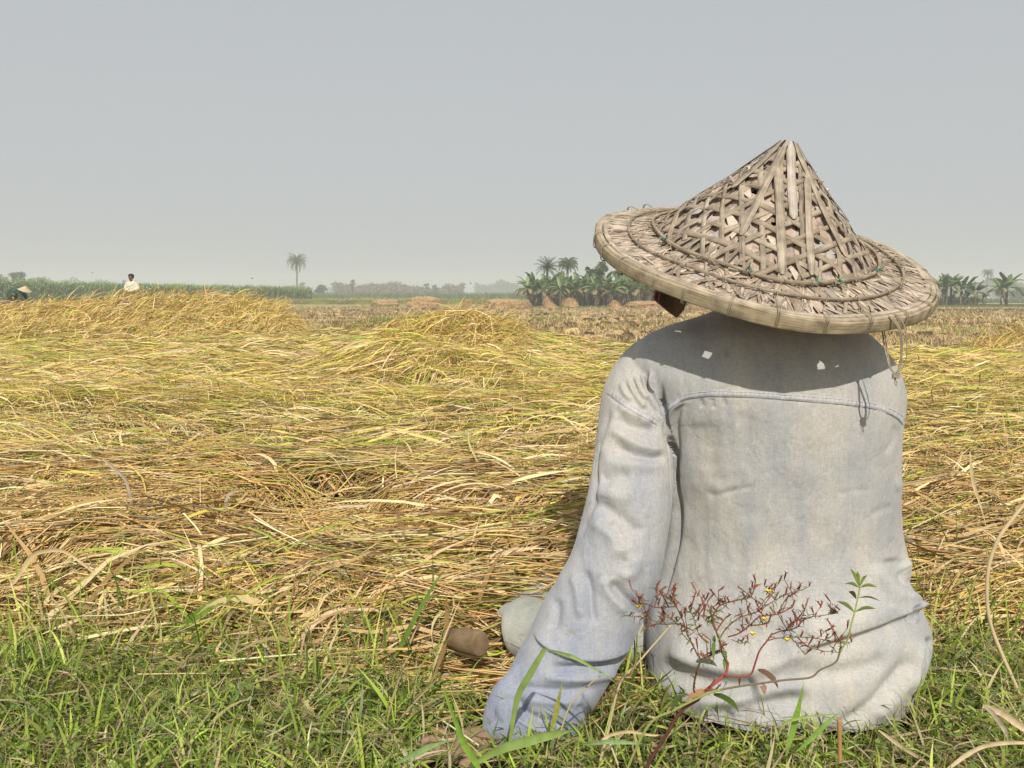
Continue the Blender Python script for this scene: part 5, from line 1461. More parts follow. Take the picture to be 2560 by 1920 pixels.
    # green twine knots on the inner hoop
    for dphi in (-.36, .16, .37, .92, -1.25):
        b = Bag(); c = hpt(HR * .655, phf + dphi, .013)
        for q in range(5):
            v = rng.normal(0, .0035, (4, 3)); v[0] = 0
            V, F, st = tube(c + np.cumsum(v, 0) * .8, .0007, n=10, sides=5, cap=False); b.add(V, F)
        b.build('twine_knot', M['green_twine'], root)
    # pale fluff caught on the crown
    for (dphi, r, s) in ((-1.35, .060, 1.0), (1.2, .052, .8), (1.33, .068, 1.0), (1.42, .08, .7)):
        b = Bag(); c = hpt(r, phf + dphi, .005)
        for q in range(14):
            V, F, kk = ribbons((c + rng.normal(0, .0018, 3) * s)[None], rng.uniform(0, 6.28), rng.uniform(-.5, 1.4), .0055 * s, .0022, bend=1, K=3, roll=rng.uniform(-1, 1)); b.add(V, F, (.72, .66, .55))
        b.build('husk_fluff', M['plain'], root)
    # frayed leaf ends near the apex on the left
    b = Bag()
    for q in range(26):
        ph = phf - rng.uniform(.9, 1.9); r = rng.uniform(.012, .10)
        V, F, kk = ribbons(hpt(r, ph, .004)[None], ph + rng.normal(math.pi, .7), rng.uniform(-.1, .5), rng.uniform(.015, .04), rng.uniform(.002, .008), bend=.6, K=4, roll=rng.uniform(-1, 1))
        b.add(V, F, np.array([(.50, .46, .40), (.40, .35, .28), (.55, .55, .55)][rng.integers(3)]))
    b.build('frayed_leaves', M['plain'], root, smooth=False)
    # dark cloth flap of the head lining hanging out below the rim
    Mi = np.linalg.inv(HM)
    def W(px, py, Y): return Mi @ (P(px, py, Y) - HC)
    def slab(name, pts, th, mat, nsub=6):
        top = np.array([W(*p) for p in pts]); bk = top + (Mi @ np.array([0, th, 0]))
        n = len(pts); V = np.vstack([top, bk]); F = [tuple(range(n))[::-1], tuple(range(n, 2 * n))] + [(i, (i + 1) % n, n + (i + 1) % n, n + i) for i in range(n)]
        me = mesh(name, V, F, mat, root, smooth=False)
        bv = me.modifiers.new('b', 'BEVEL'); bv.width = .0015; bv.segments = 2
        return me
    slab('lining_flap', [(1658, 700, 1.50), (1720, 706, 1.51), (1716, 758, 1.50), (1710, 776, 1.495), (1693, 795, 1.49), (1672, 780, 1.485), (1646, 758, 1.478), (1652, 728, 1.485)], .010, M['flap'])
    slab('lining_fold', [(1655, 700, 1.513), (1641, 722, 1.508), (1635, 745, 1.505), (1637, 750, 1.505), (1648, 760, 1.505), (1664, 730, 1.51)], .012, M['maroon'])
    # inner head ring
    rg = hpt(np.full(40, .098), np.arange(40) / 40 * 6.283, 0); rg[:, 2] = -.010
    V, F, st = tube(np.vstack([rg, rg[:1]]), .0045, n=80, sides=8, cap=False, flat=2.2, ref=[0, 0, 1])
    mesh('head_ring', V, F, M['bamboo'], root, np.ones((len(V), 3)), st)
    # --- chin cords: loops hanging over the rim, gathered in a knot
    def cord(name, pts, r=.00115, n=60):
        V, F, st = tube([W(*p) for p in pts], r, n=n, sides=6); return mesh(name, V, fix(F), M['string'], root)
    Yk = 1.335
    cord('chin_cord', [(2190, 785, 1.352), (2206, 783, 1.345), (2220, 788, 1.335), (2234, 797, 1.326), (2246, 813, 1.322), (2253, 833, 1.322), (2256, 860, 1.326), (2255, 886, 1.33), (2253, 913, 1.333), (2245, 932, Yk)])
    cord('chin_cord', [(2196, 787, 1.352), (2210, 787, 1.342), (2224, 793, 1.330), (2238, 808, 1.324), (2248, 828, 1.322), (2252, 855, 1.326), (2252, 886, 1.33), (2249, 912, 1.333), (2243, 932, Yk)])
    cord('chin_cord', [(2222, 782, 1.352), (2242, 788, 1.336), (2255, 803, 1.328), (2263, 824, 1.325), (2267, 854, 1.326), (2266, 893, 1.33), (2258, 918, 1.333), (2246, 933, Yk)], .0009)
    cord('chin_cord', [(2203, 800, 1.38), (2205, 820, 1.375), (2210, 860, 1.36), (2217, 893, 1.35), (2224, 918, 1.34), (2237, 934, Yk)])
    cord('chin_cord', [(2208, 800, 1.38), (2210, 822, 1.375), (2214, 850, 1.36), (2220, 890, 1.35), (2226, 915, 1.34), (2238, 933, Yk)], .0009)
    kb = Bag(); kc = W(2240, 938, Yk)
    for q in range(5):
        an = np.arange(13) / 12 * 6.283
        ax = Mi @ np.array([1.0, 0, .2]); ay = Mi @ np.array([0, 1.0, .1]); az = Mi @ np.array([0, 0, 1.0])
        ring = [kc + ax * math.cos(t) * .0052 + ay * math.sin(t) * .0036 + az * ((q - 2) * .0016 + .001 * math.sin(t * 2 + q)) for t in an]
        V, F, st = tube(ring, .0011, n=30, sides=6, cap=False); kb.add(V, F)
    kb.build('cord_knot', M['string'], root)
    cord('cord_end', [(2238, 942, Yk), (2236, 950, Yk), (2238, 960, Yk), (2241, 964, Yk), (2243, 958, Yk), (2239, 950, Yk), (2240, 943, Yk)], .0008, 40)

# where rays from the light spots on the shirt meet the brim: (azimuth, radius, half size along, half size across)
SUN = np.array([-.05, .75, -.66]); SUN /= np.linalg.norm(SUN)   # direction the sunlight travels
LIGHT_HOLES = []
Mi_ = np.linalg.inv(HM)
for (px, py, Y, s1, s2) in ((2055, 905, 1.428, .008, .012), (1770, 872, 1.445, .0085, .006), (1640, 862, 1.50, .009, .005), (1850, 905, 1.43, .003, .003), (1695, 823, 1.50, .005, .003), (2098, 897, 1.428, .004, .003)):
    p = P(px, py, Y); a = Mi_ @ (p - HC); d = Mi_ @ (-SUN)
    t = -a[2] / d[2]
    for _ in range(4):
        q = a + d * t; rr = math.hypot(q[0], q[1]); t = (float(hz(min(rr, HR))) - a[2]) / d[2]
    q = a + d * t; rr = math.hypot(q[0], q[1])
    if rr < HR * .96: LIGHT_HOLES.append((math.atan2(q[1], q[0]), rr, s1, s2))
hat()
# =================================================================== far fields and strips
def strip_box(name, px0, px1, py_top, y0, y1, h, col, label, cat, kind='stuff', n=6000, pal=None, lmax=None, up=1.25, wd=.03, lean=0.0):
    """a standing crop seen as a band: dense blades on a low mass"""
    x0 = (px0 - 1280) / FPX * y0; x1 = (px1 - 1280) / FPX * y0
    bag = Bag()
    # solid understorey
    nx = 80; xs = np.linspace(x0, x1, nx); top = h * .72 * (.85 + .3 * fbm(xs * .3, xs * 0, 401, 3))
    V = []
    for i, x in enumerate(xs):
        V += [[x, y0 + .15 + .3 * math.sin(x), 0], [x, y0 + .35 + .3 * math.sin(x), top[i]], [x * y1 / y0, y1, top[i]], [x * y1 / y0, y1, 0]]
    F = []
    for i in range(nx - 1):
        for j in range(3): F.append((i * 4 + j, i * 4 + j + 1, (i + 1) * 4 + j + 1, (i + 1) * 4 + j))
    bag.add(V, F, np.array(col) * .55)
    x = RNG.uniform(x0, x1, n); y = y0 + (y1 - y0) * RNG.random(n) ** 2; x = x * y / y0
    z = RNG.uniform(0, .75, n) * h; fr = RNG.random(n) < .35; z = np.where(fr, RNG.uniform(.0, .6, n) * h, z); y = np.where(fr, y0 + RNG.random(n) * .3, y)
    L_ = RNG.uniform(.25, .5, n) * h
    hh = h * (.85 + .3 * fbm(x * .15, y * .15, 402, 3)); z = np.minimum(z, hh - L_ * .8)
    V, F, k = ribbons(np.stack([x, y, np.maximum(z, 0)], 1), RNG.uniform(0, 6.283, n), RNG.normal(up, .25, n), L_, wd, bend=RNG.uniform(.1, 1.4, n), K=3, roll=RNG.normal(0, .6, n))
    c = rcol(pal or [col, np.array(col) * 1.25, np.array(col) * .75], n, .12)
    bag.add(V, F, rep(c, k))
    o = bag.build(name, M['far'], None, smooth=False)
    tag(o, label, cat, kind=kind)
    return o

def sugarcane():
    # a field whose front edge runs away to the right; top seen from 695 (left) to 714
    bag = Bag(); n = 16000
    PXA, PXB = -450, 780
    def front(px): return np.interp(px, [-450, 0, 400, 700, 780], [98, 108, 122, 138, 144])
    def hgt(px): return np.interp(px, [-450, 0, 300, 700, 780], [3.6, 3.35, 3.0, 2.85, 2.8])
    pxs = np.linspace(PXA, PXB, 120); V = []
    for px in pxs:
        y = front(px); x = (px - 1280) / FPX * y; t = hgt(px) * .80 * (1 + .05 * math.sin(px * .11) + .04 * math.sin(px * .037))
        V += [[x, y + .6, 0], [x, y + .9, t], [x * (y + 9) / y, y + 9, t], [x * (y + 9) / y, y + 9, 0]]
    F = [(i * 4 + j, i * 4 + j + 1, (i + 1) * 4 + j + 1, (i + 1) * 4 + j) for i in range(119) for j in range(3)]
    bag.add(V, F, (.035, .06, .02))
    px = RNG.uniform(PXA, PXB, n); y = front(px) + RNG.random(n) ** 2.2 * 12; x = (px - 1280) / FPX * y
    h = hgt(px) * (.90 + .18 * fbm(px / 40, y * .1, 410, 3))
    fr = RNG.random(n) < .5
    z = np.where(fr, RNG.uniform(.0, .75, n) * h, RNG.uniform(.55, .78, n) * h); y = np.where(fr, front(px) + RNG.random(n) * .8, y)
    L_ = np.minimum(RNG.uniform(.8, 1.5, n), (h - z) * 1.15 + .15)
    V, F, k = ribbons(np.stack([x, y, z], 1), RNG.uniform(0, 6.283, n), RNG.normal(1.2, .25, n), L_, RNG.uniform(.06, .11, n), bend=RNG.uniform(.2, 2.0, n), K=4, roll=RNG.normal(0, .6, n))
    top = (z / h)[:, None]
    c = rcol([(.24, .38, .09), (.18, .30, .07), (.30, .42, .13), (.12, .18, .05)], n, .15)
    bag.add(V, F, rep(c, k))
    # end face of the field
    o = bag.build('sugarcane_field', M['far'], None, smooth=False)
    tag(o, 'tall green sugarcane standing behind the golden rice', 'sugarcane', kind='stuff')
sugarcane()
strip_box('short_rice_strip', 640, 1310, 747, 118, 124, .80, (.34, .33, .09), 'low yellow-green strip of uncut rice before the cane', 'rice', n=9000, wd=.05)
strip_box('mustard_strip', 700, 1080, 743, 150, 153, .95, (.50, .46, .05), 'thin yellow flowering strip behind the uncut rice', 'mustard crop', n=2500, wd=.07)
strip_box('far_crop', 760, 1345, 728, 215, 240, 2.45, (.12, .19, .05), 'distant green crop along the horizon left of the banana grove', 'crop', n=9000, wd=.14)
strip_box('grove_shade_undergrowth', 1322, 1760, 700, 92, 95, 2.3, (.07, .10, .035), 'dark undergrowth added as the shade between the stems of the banana grove', 'undergrowth', n=5000, wd=.12)  # dark green fill added behind the stems, its tone stands for their shade
strip_box('right_shade_undergrowth', 2345, 2440, 740, 92, 94, 1.0, (.08, .11, .04), 'dark undergrowth added as the shade at the foot of the right banana clump', 'undergrowth', n=900, wd=.10)  # smaller dark fill, shade among the right-hand stems put into its colour
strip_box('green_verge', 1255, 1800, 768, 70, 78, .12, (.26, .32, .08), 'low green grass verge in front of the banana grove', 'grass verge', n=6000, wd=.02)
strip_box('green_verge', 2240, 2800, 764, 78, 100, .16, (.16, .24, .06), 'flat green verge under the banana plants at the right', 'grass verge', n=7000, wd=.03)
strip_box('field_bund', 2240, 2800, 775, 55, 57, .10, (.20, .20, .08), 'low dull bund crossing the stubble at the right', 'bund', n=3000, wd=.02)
strip_box('far_crop', 2240, 2820, 757, 150, 170, .9, (.16, .20, .08), 'pale green crop far behind the right banana plants', 'crop', n=3000, wd=.10)
def fresh_patch():
    n = 700; x, y = RNG.normal((1000 - 1280) / FPX * 26, .55, n), RNG.normal(26, 1.3, n)
    V, F, k = ribbons(np.stack([x, y, np.zeros(n)], 1), RNG.uniform(0, 6.28, n), RNG.normal(1.2, .2, n), RNG.uniform(.1, .26, n), .02, bend=.5, K=3)
    o = mesh('green_patch', V, F, M['grass'], None, rep(rcol([(.22, .34, .06), (.28, .38, .08)], n, .1), k))
    tag(o, 'small fresh green patch in the brown stubble', 'grass patch', kind='stuff')
fresh_patch()

# =================================================================== plants of the middle distance
def banana_parts(seed, h):
    """local geometry: stem + leaves"""
    g = np.random.default_rng(seed); out = []
    lean = g.normal(0, .10); st = h * .52
    V, F, s = tube([(0, 0, 0), (lean * .3, 0, st * .5), (lean, 0, st)], [.13, .11, .07], n=10, sides=10)
    out.append(('stem', V, fix(F), 'bananastem', None))
    n = 13
    for k in range(n):
        hd = k * 2.4 + g.normal(0, .3); up = g.uniform(.6, 1.45) if k < 9 else g.uniform(.1, .6)
        L_ = h * g.uniform(.42, .62); w = h * g.uniform(.10, .16); bend = g.uniform(.7, 2.0) if k < 9 else g.uniform(1.6, 2.4)
        K = 9; t = np.linspace(0, 1, K + 1); p = np.array([lean, 0, st * .96]); mid = []; T = []
        for i in range(K + 1):
            e = up - bend * t[i] ** 1.4; d = np.array([math.cos(hd) * math.cos(e), math.sin(hd) * math.cos(e), math.sin(e)])
            mid.append(p); T.append(d); p = p + d * L_ / K
        mid = np.array(mid); T = np.array(T); s_ = np.cross(T, [0, 0, 1.0]); s_ /= np.linalg.norm(s_, axis=1)[:, None] + 1e-6; nn = np.cross(s_, T)
        pr = np.where(t < .12, .07, np.sin(np.pi * np.clip((t - .08) / .95, 0, 1)) ** .6 + .02)
        hw = (w / 2 * pr)[:, None]; rg = 1 + g.normal(0, .16, (K + 1, 1)); fold = g.uniform(.1, .9)
        Vv = np.stack([mid - s_ * hw * rg - nn * hw * fold, mid, mid + s_ * hw / rg - nn * hw * fold], 1).reshape(-1, 3); i = np.arange(K) * 3
        Fv = np.concatenate([np.stack([i, i + 1, i + 4, i + 3], 1), np.stack([i + 1, i + 2, i + 5, i + 4], 1)])
        pal = [(.15, .24, .06), (.10, .17, .045), (.22, .31, .10), (.07, .12, .035)]
        c = np.array(pal[g.integers(4)]) if k < 10 else np.array([(.30, .27, .13), (.22, .20, .09)][g.integers(2)])
        out.append(('leaf', Vv, Fv, 'leaf', np.tile(c, (len(Vv), 1)) * g.uniform(.85, 1.15)))
    for k in range(4):  # hanging dead leaves round the stem
        hd = g.uniform(0, 6.28); V, F, kk = ribbons(np.array([[lean + math.cos(hd) * .08, math.sin(hd) * .08, st * g.uniform(.6, .95)]]), hd, -1.0, st * .6, .16, bend=.5, K=4)
        out.append(('leaf', V, F, 'leaf', np.tile((.20, .15, .08), (len(V), 1))))
    return out

def make_proto(name, parts):
    root = empty(name)
    for nm, V, F, m, c in parts: mesh(nm, V, F, M[m], root, c)
    return root
def copy_tree(o, parent=None):
    c = o.copy(); COL.objects.link(c); c.parent = parent
    for ch in list(o.children): copy_tree(ch, c)
    return c
def place(o, px, Y, s=1.0, rz=0.0, z=0.0):
    o.location = ((px - 1280) / FPX * Y, Y, z); o.scale = (s, s, s); o.rotation_euler = (0, 0, rz)

protos = [make_proto('banana_plant', banana_parts(s, 3.3)) for s in (1, 2, 3, 4)]
used = [False] * 4
def banana(px, Y, s, rz, k, label, group):
    o = protos[k] if not used[k] else copy_tree(protos[k]); used[k] = True
    place(o, px, Y, s, rz); tag(o, label, 'banana plant', group)
gb = 'banana plants of the grove behind the haystacks'
bl = 'banana plant in the dense grove left of the hat, one of many alike'
fr = [(1318, 84, .95), (1338, 85, 1.0), (1358, 84, .9), (1380, 86, 1.08), (1400, 84, .95), (1422, 85, 1.02), (1444, 84, .92), (1466, 86, 1.05), (1488, 84, .95), (1508, 85, 1.0), (1530, 84, .9), (1552, 86, .98), (1574, 85, .92), (1596, 84, .96), (1618, 85, .9), (1640, 86, .86), (1662, 85, .84), (1684, 86, .84)]
for i, (px, Y, s) in enumerate(fr):
    banana(px, Y, s * 1.02, i * 1.7, i % 4, 'plant at the left end of the banana grove, its leaves against the sky' if i == 0 else bl, gb)
for i in range(30):
    px = 1325 + i * 13; banana(px, 88 + (i * 7 % 5), 1.08 + .12 * math.sin(i * 2.3), i * 2.1 + .5, (i * 3 + 1) % 4, bl, gb)
gr = 'banana plants at the right edge of the photo'
for i, (px, Y, s, lb) in enumerate(((2352, 86, 1.05, 'banana plant half hidden by the right end of the hat'), (2372, 87, 1.15, 'banana plant with a tall pale leaf just right of the hat'), (2395, 86, .95, 'short banana plant second from the hat on the right'), (2412, 88, 1.0, 'banana plant in the middle of the small right-hand clump'), (2432, 87, .85, 'outermost banana plant of the clump right of the hat'), (2452, 90, .5, 'low young banana plant right of the clump'))):
    banana(px, Y, s, i * 1.3, (i + 1) % 4, lb, gr)
banana(2498, 84, .95, 1.0, 2, 'lone banana plant near the right edge with upright leaves', gr)
banana(2510, 85, 1.12, 2.6, 1, 'taller of the two banana plants standing close together at the right edge', gr)

def palm_parts(seed, h, fl, nf=26, droop=1.2, upmin=-.5, tr=.16, crown='date'):
    g = np.random.default_rng(seed); out = []
    V, F, s = tube([(0, 0, 0), (h * .01, 0, h * .5), (h * .02, 0, h)], [tr * 1.3, tr, tr * .8], n=12, sides=10)
    out.append(('trunk', V, fix(F), 'trunk', None))
    bag = Bag()
    for k in range(nf):
        hd = k * 2.4 + g.normal(0, .15); up = upmin + (1.45 - upmin) * ((k + .5) / nf) ** .8; L_ = fl * g.uniform(.85, 1.1)
        K = 12; p = np.array([h * .02, 0, h]); q = []
        for i in range(K + 1):
            t = i / K; e = up - droop * t ** 1.5; q.append(p.copy()); p = p + np.array([math.cos(hd) * math.cos(e), math.sin(hd) * math.cos(e), math.sin(e)]) * L_ / K
        q = np.array(q)
        c = np.array([(.08, .12, .05), (.11, .15, .06), (.06, .09, .04)][g.integers(3)]) if up > -.3 else np.array((.14, .13, .07))
        V, F, s = tube(q, np.linspace(.03, .008, K + 1), n=K + 1, sides=4, cap=False); bag.add(V, F, c)
        m = 24; ti = np.linspace(.12, .98, m); bq = np.stack([np.interp(ti * K, np.arange(K + 1), q[:, j]) for j in range(3)], 1)
        for sd in (-1, 1):
            V, F, kk = ribbons(bq, hd + sd * .9 + g.normal(0, .1, m), -.35 + g.normal(0, .2, m) + (.3 if crown == 'date' else -.3), fl * (.24 if crown == 'date' else .19) * np.sin(np.pi * (ti * .85 + .12)) + .05, .055, bend=.6 if crown == 'date' else 1.3, K=2)
            bag.add(V, F, rep(rcol([c], m, .12, rng=g), kk))
    out.append(('crown', np.concatenate(bag.v), np.concatenate([f for f, _ in bag.f]), 'far', np.concatenate(bag.c)))
    return out
o = make_proto('coconut_palm', palm_parts(5, 9.0, 2.9, 40, 1.9, -1.0, .18, 'coco')); place(o, 745, 190, 1.0)
tag(o, 'single tall palm with a thin trunk above the cane against the sky', 'palm tree')
o = make_proto('date_palm', palm_parts(6, 4.1, 1.55, 34, .9, -.7, .15)); place(o, 1366, 93, 1.0)
tag(o, 'palm with a spiky round crown rising from the left of the banana grove', 'palm tree')
o = make_proto('date_palm', palm_parts(9, 4.4, 1.5, 30, 2.1, -.2, .15, 'coco')); place(o, 1416, 94, 1.0)
tag(o, 'palm with drooping brown-tipped fronds beside the spiky palm', 'palm tree')
o = make_proto('date_palm', palm_parts(12, 7.4, 1.9, 26, 1.8, -.6, .16, 'coco')); place(o, 2459, 225, 1.0)
tag(o, 'hazy far palm at the right between the banana plants', 'palm tree')

def tree_parts(seed, h, cr, ch, n=1800, leaf=.22, pal=None, th=.12, flat=False, bare=False):
    g = np.random.default_rng(seed); out = []
    bag = Bag(); ct = h - ch * .5
    V, F, s = tube([(0, 0, 0), (g.normal(0, .1), 0, h * .3), (g.normal(0, .15), 0, ct)], [th * 1.4, th, th * .5], n=10, sides=8); out.append(('trunk', V, fix(F), 'trunk', None))
    lobes = []
    for k in range(11):
        a = g.uniform(0, 6.28); r = cr * g.uniform(.15, .72); zz = ct + ch * g.uniform(-.38, .38)
        lobes.append((r * math.cos(a), r * math.sin(a), zz, cr * g.uniform(.25, .45)))
        V, F, s = tube([(0, 0, h * g.uniform(.25, .5)), (r * .5 * math.cos(a), r * .5 * math.sin(a), (zz + h * .4) / 2), (r * math.cos(a), r * math.sin(a), zz)], [th * .5, th * .3, th * .08], n=8, sides=5)
        bag.add(V, np.array([f for f in F.tolist()])[:35], (.11, .09, .07))
    out.append(('limbs', np.concatenate(bag.v), np.concatenate([f for f, _ in bag.f]), 'plain', np.concatenate(bag.c)))
    lb = np.array(lobes); i = g.integers(0, len(lb), n)
    d = g.normal(0, 1, (n, 3)); d /= np.linalg.norm(d, axis=1)[:, None]; rad = g.random(n) ** .4
    p = lb[i, :3] + d * (lb[i, 3] * rad)[:, None] * np.array([1, 1, .55 if flat else .8])
    V, F, kk = ribbons(p, g.uniform(0, 6.28, n), g.uniform(-.6, 1.2, n), leaf * g.uniform(.6, 1.4, n), leaf * (.18 if bare else .55), bend=.5, K=2, roll=g.normal(0, .8, n), taper='oval')
    pal = pal or [(.08, .13, .04), (.11, .17, .05), (.15, .21, .07), (.06, .10, .03)]
    c = rcol(pal, n, .15, rng=g) * (.8 + .5 * (i % 3 == 0))[:, None]
    out.append(('crown', V, F, 'far', rep(c, kk)))
    return out
def tree(seed, px, Y, top, w, label, ch=None, kind='tree', **kw):
    h = CAM_H + (747 - top) / FPX * Y; cr = w / 2 / FPX * Y
    o = make_proto(kind, tree_parts(seed, h, cr, ch * h if ch else h * .62, **kw)); place(o, px, Y); tag(o, label, 'tree', kw.get('group'))
    return o
tree(21, 1496, 98, 650, 52, 'rounded dark tree rising behind the middle of the banana grove', .5, n=2600)
tree(22, 1560, 100, 662, 66, 'dark tree partly hidden by the left brim of the hat', .5, n=2600)
tree(23, 1474, 96, 664, 22, 'narrow spiky tree beside the rounded dark tree', .6, n=900, leaf=.3)
tree(24, 1620, 99, 690, 70, 'low dark tree under the hat brim behind the banana plants', .6, n=1800)
tree(25, 2360, 92, 688, 46, 'open pale-leaved tree above the right banana clump', .35, n=500, leaf=.3, pal=[(.16, .20, .10), (.22, .25, .13)])
tree(26, 2497, 190, 714, 40, 'hazy round tree behind the lone banana plants', .75, n=1500, leaf=.5)
tree(27, 2545, 230, 722, 60, 'hazy broad tree at the right edge of the photo', .75, n=1500, leaf=.6)
tree(28, 58, 190, 683, 40, 'flat-topped tree above the cane at the left', .35, n=900, leaf=.5, flat=True)
tree(29, 8, 230, 690, 46, 'low hazy tree at the left edge above the cane', .6, n=900, leaf=.6)
tree(30, 100, 230, 696, 70, 'low hazy tree right of the flat-topped tree', .5, n=800, leaf=.6)
tree(31, 318, 420, 697, 20, 'small far hazy tree just right of the white-shirted man', .8, n=500, leaf=.8)
tree(32, 805, 240, 712, 30, 'dark bushy tree standing at the end of the cane', .75, n=900, leaf=.5)
tree(33, 757, 380, 704, 26, 'small blue-hazed tree right below the single palm', .8, n=600, leaf=.8)
tree(34, 883, 232, 700, 18, 'pale thin-trunked tree before the brown far trees', .4, n=260, leaf=.4, th=.10, pal=[(.22, .24, .16)])
tree(35, 1067, 300, 706, 15, 'small dark conical tree on the horizon, left of a similar one', .7, n=500, leaf=.6)
tree(36, 1088, 300, 710, 13, 'smaller of two dark conical trees on the horizon', .7, n=450, leaf=.6)
# brown leafless trees along the horizon: one drifting mass plus some that stand apart
def woods(name, px0, px1, Y, top, col, label, n, wd, kind='stuff'):
    bag = Bag(); h0 = CAM_H + (747 - top) / FPX * Y
    N = n; px = RNG.uniform(px0, px1, N); env = .45 + .75 * fbm(px / 38, px * 0 + top, 501, 3); gap = fbm(px / 25, px * 0 + 4, 503, 2)
    z = RNG.random(N) ** .8 * h0 * env; y = Y + RNG.uniform(0, 20, N); x = (px - 1280) / FPX * y
    V, F, k = ribbons(np.stack([x, y, z], 1), RNG.uniform(0, 6.28, N), RNG.uniform(-.2, 1.4, N), wd * RNG.uniform(.7, 1.5, N), wd * .6, K=2, roll=RNG.normal(0, .8, N), taper='oval')
    bag.add(V, F, rep(rcol(col, N, .15), k)); o = bag.build(name, M['far'], None, smooth=False); tag(o, label, 'woods', kind=kind)
woods('bare_woods', 835, 1160, 310, 706, [(.20, .14, .10), (.26, .19, .14), (.15, .14, .08)], 'brownish leafless woods in haze along the horizon', 7000, .9)
woods('distant_woods', 1190, 1330, 560, 706, [(.07, .10, .06)], 'blue-grey far tree line left of the banana grove', 4000, 1.8)
woods('distant_woods', -200, 330, 520, 700, [(.07, .10, .06)], 'blue-grey far tree line above the cane at the left', 4000, 1.8)
woods('distant_woods', 560, 1000, 640, 716, [(.07, .10, .06)], 'faint far tree line behind the brown woods', 4000, 1.8)
woods('distant_woods', 2280, 2760, 420, 700, [(.08, .12, .07)], 'faint far tree line at the right behind the bananas', 6000, 1.5)

# --- haystacks and sheaf piles
def haystack(seed, px0, px1, top, base, label, shape='dome', col=(.56, .38, .20), darktop=False, skew=0.0):
    Y = FPX * CAM_H / (base - 747) * .985; w = (px1 - px0) / FPX * Y; h = CAM_H - (top - 747) / FPX * Y
    x = ((px0 + px1) / 2 - 1280) / FPX * Y
    root = empty('haystack', (x, Y, 0)); tag(root, label, 'haystack', 'haystacks across the stubble')
    n, m = 14, 36; t = np.linspace(0, 1, n); a = np.arange(m) / m * 6.2832; R_ = []
    for i, tt in enumerate(t):
        r = {'dome': math.cos(tt * 1.5) ** .6, 'block': 1 if tt < .75 else math.cos((tt - .75) / .25 * 1.45) ** .55, 'cone': 1 - tt * .93}[shape]
        z = h * {'dome': math.sin(tt * 1.5), 'block': tt, 'cone': tt}[shape]
        nzv = 1 + .16 * (fbm(a * 2.2 + seed, a * 0 + tt * 3, 600 + seed, 2) - .5) * 2
        R_.append(np.stack([w / 2 * r * nzv * np.cos(a) + skew * w * tt, min(w, 2.0) / 2 * r * nzv * np.sin(a), np.full(m, z) * (1 + .07 * np.sin(a * 3 + seed))], 1))
    V, F = loft(np.array(R_)); mesh('straw_body', V, F, M['haybody'], root)
    N = 1400; g = np.random.default_rng(seed + 50); vi = g.integers(0, n * m, N); p = V[vi] + g.normal(0, .03, (N, 3)); p[:, 2] = np.maximum(p[:, 2], .02)
    V2, F2, k = ribbons(p, g.uniform(0, 6.28, N), g.normal(-.5, .5, N), g.uniform(.12, .35, N), .022, bend=.5, K=2, roll=g.normal(0, .8, N))
    c = rcol([col, np.array(col) * 1.25, np.array(col) * .75], N, .15, rng=g)
    if darktop: c = np.where((p[:, 2:3] > h * .62), c * .45, c)
    mesh('loose_straw', V2, F2, M['straw'], root, rep(c, k), smooth=False)
M['haybody'] = flat_mat('hay_body', (.40, .27, .14), .95, .3, 6, .6, 14)
haystack(1, 1018, 1096, 742, 768, 'largest square-topped haystack standing in the middle distance', 'block')
haystack(2, 930, 998, 749, 766, 'low darker haystack left of the square-topped one', 'block', (.40, .32, .14))
haystack(3, 1158, 1178, 751, 767, 'tiny haystack between the square-topped one and the long one', 'dome')
haystack(4, 1214, 1310, 748, 770, 'long haystack with a flat top left of the grove', 'block')
haystack(5, 1302, 1326, 752, 769, 'small round haystack touching the long one', 'dome')
haystack(6, 1358, 1394, 745, 771, 'steep haystack slanting to the right in front of the grove', 'cone', skew=-.28)
haystack(7, 1404, 1444, 746, 769, 'round haystack in front of the middle of the grove', 'dome', darktop=True)
haystack(8, 1520, 1558, 752, 770, 'low haystack with a leaning top under the hat brim', 'cone', skew=-.15)
haystack(9, 1564, 1650, 753, 770, 'long haystack with a dark weathered top left of the hanging flap', 'block', darktop=True)
haystack(10, 1722, 1765, 750, 774, 'haystack showing between the dark flap and the shoulder', 'dome')
haystack(11, 1770, 1830, 753, 773, 'haystack mostly hidden behind the farmer just left of the shoulder line', 'block')

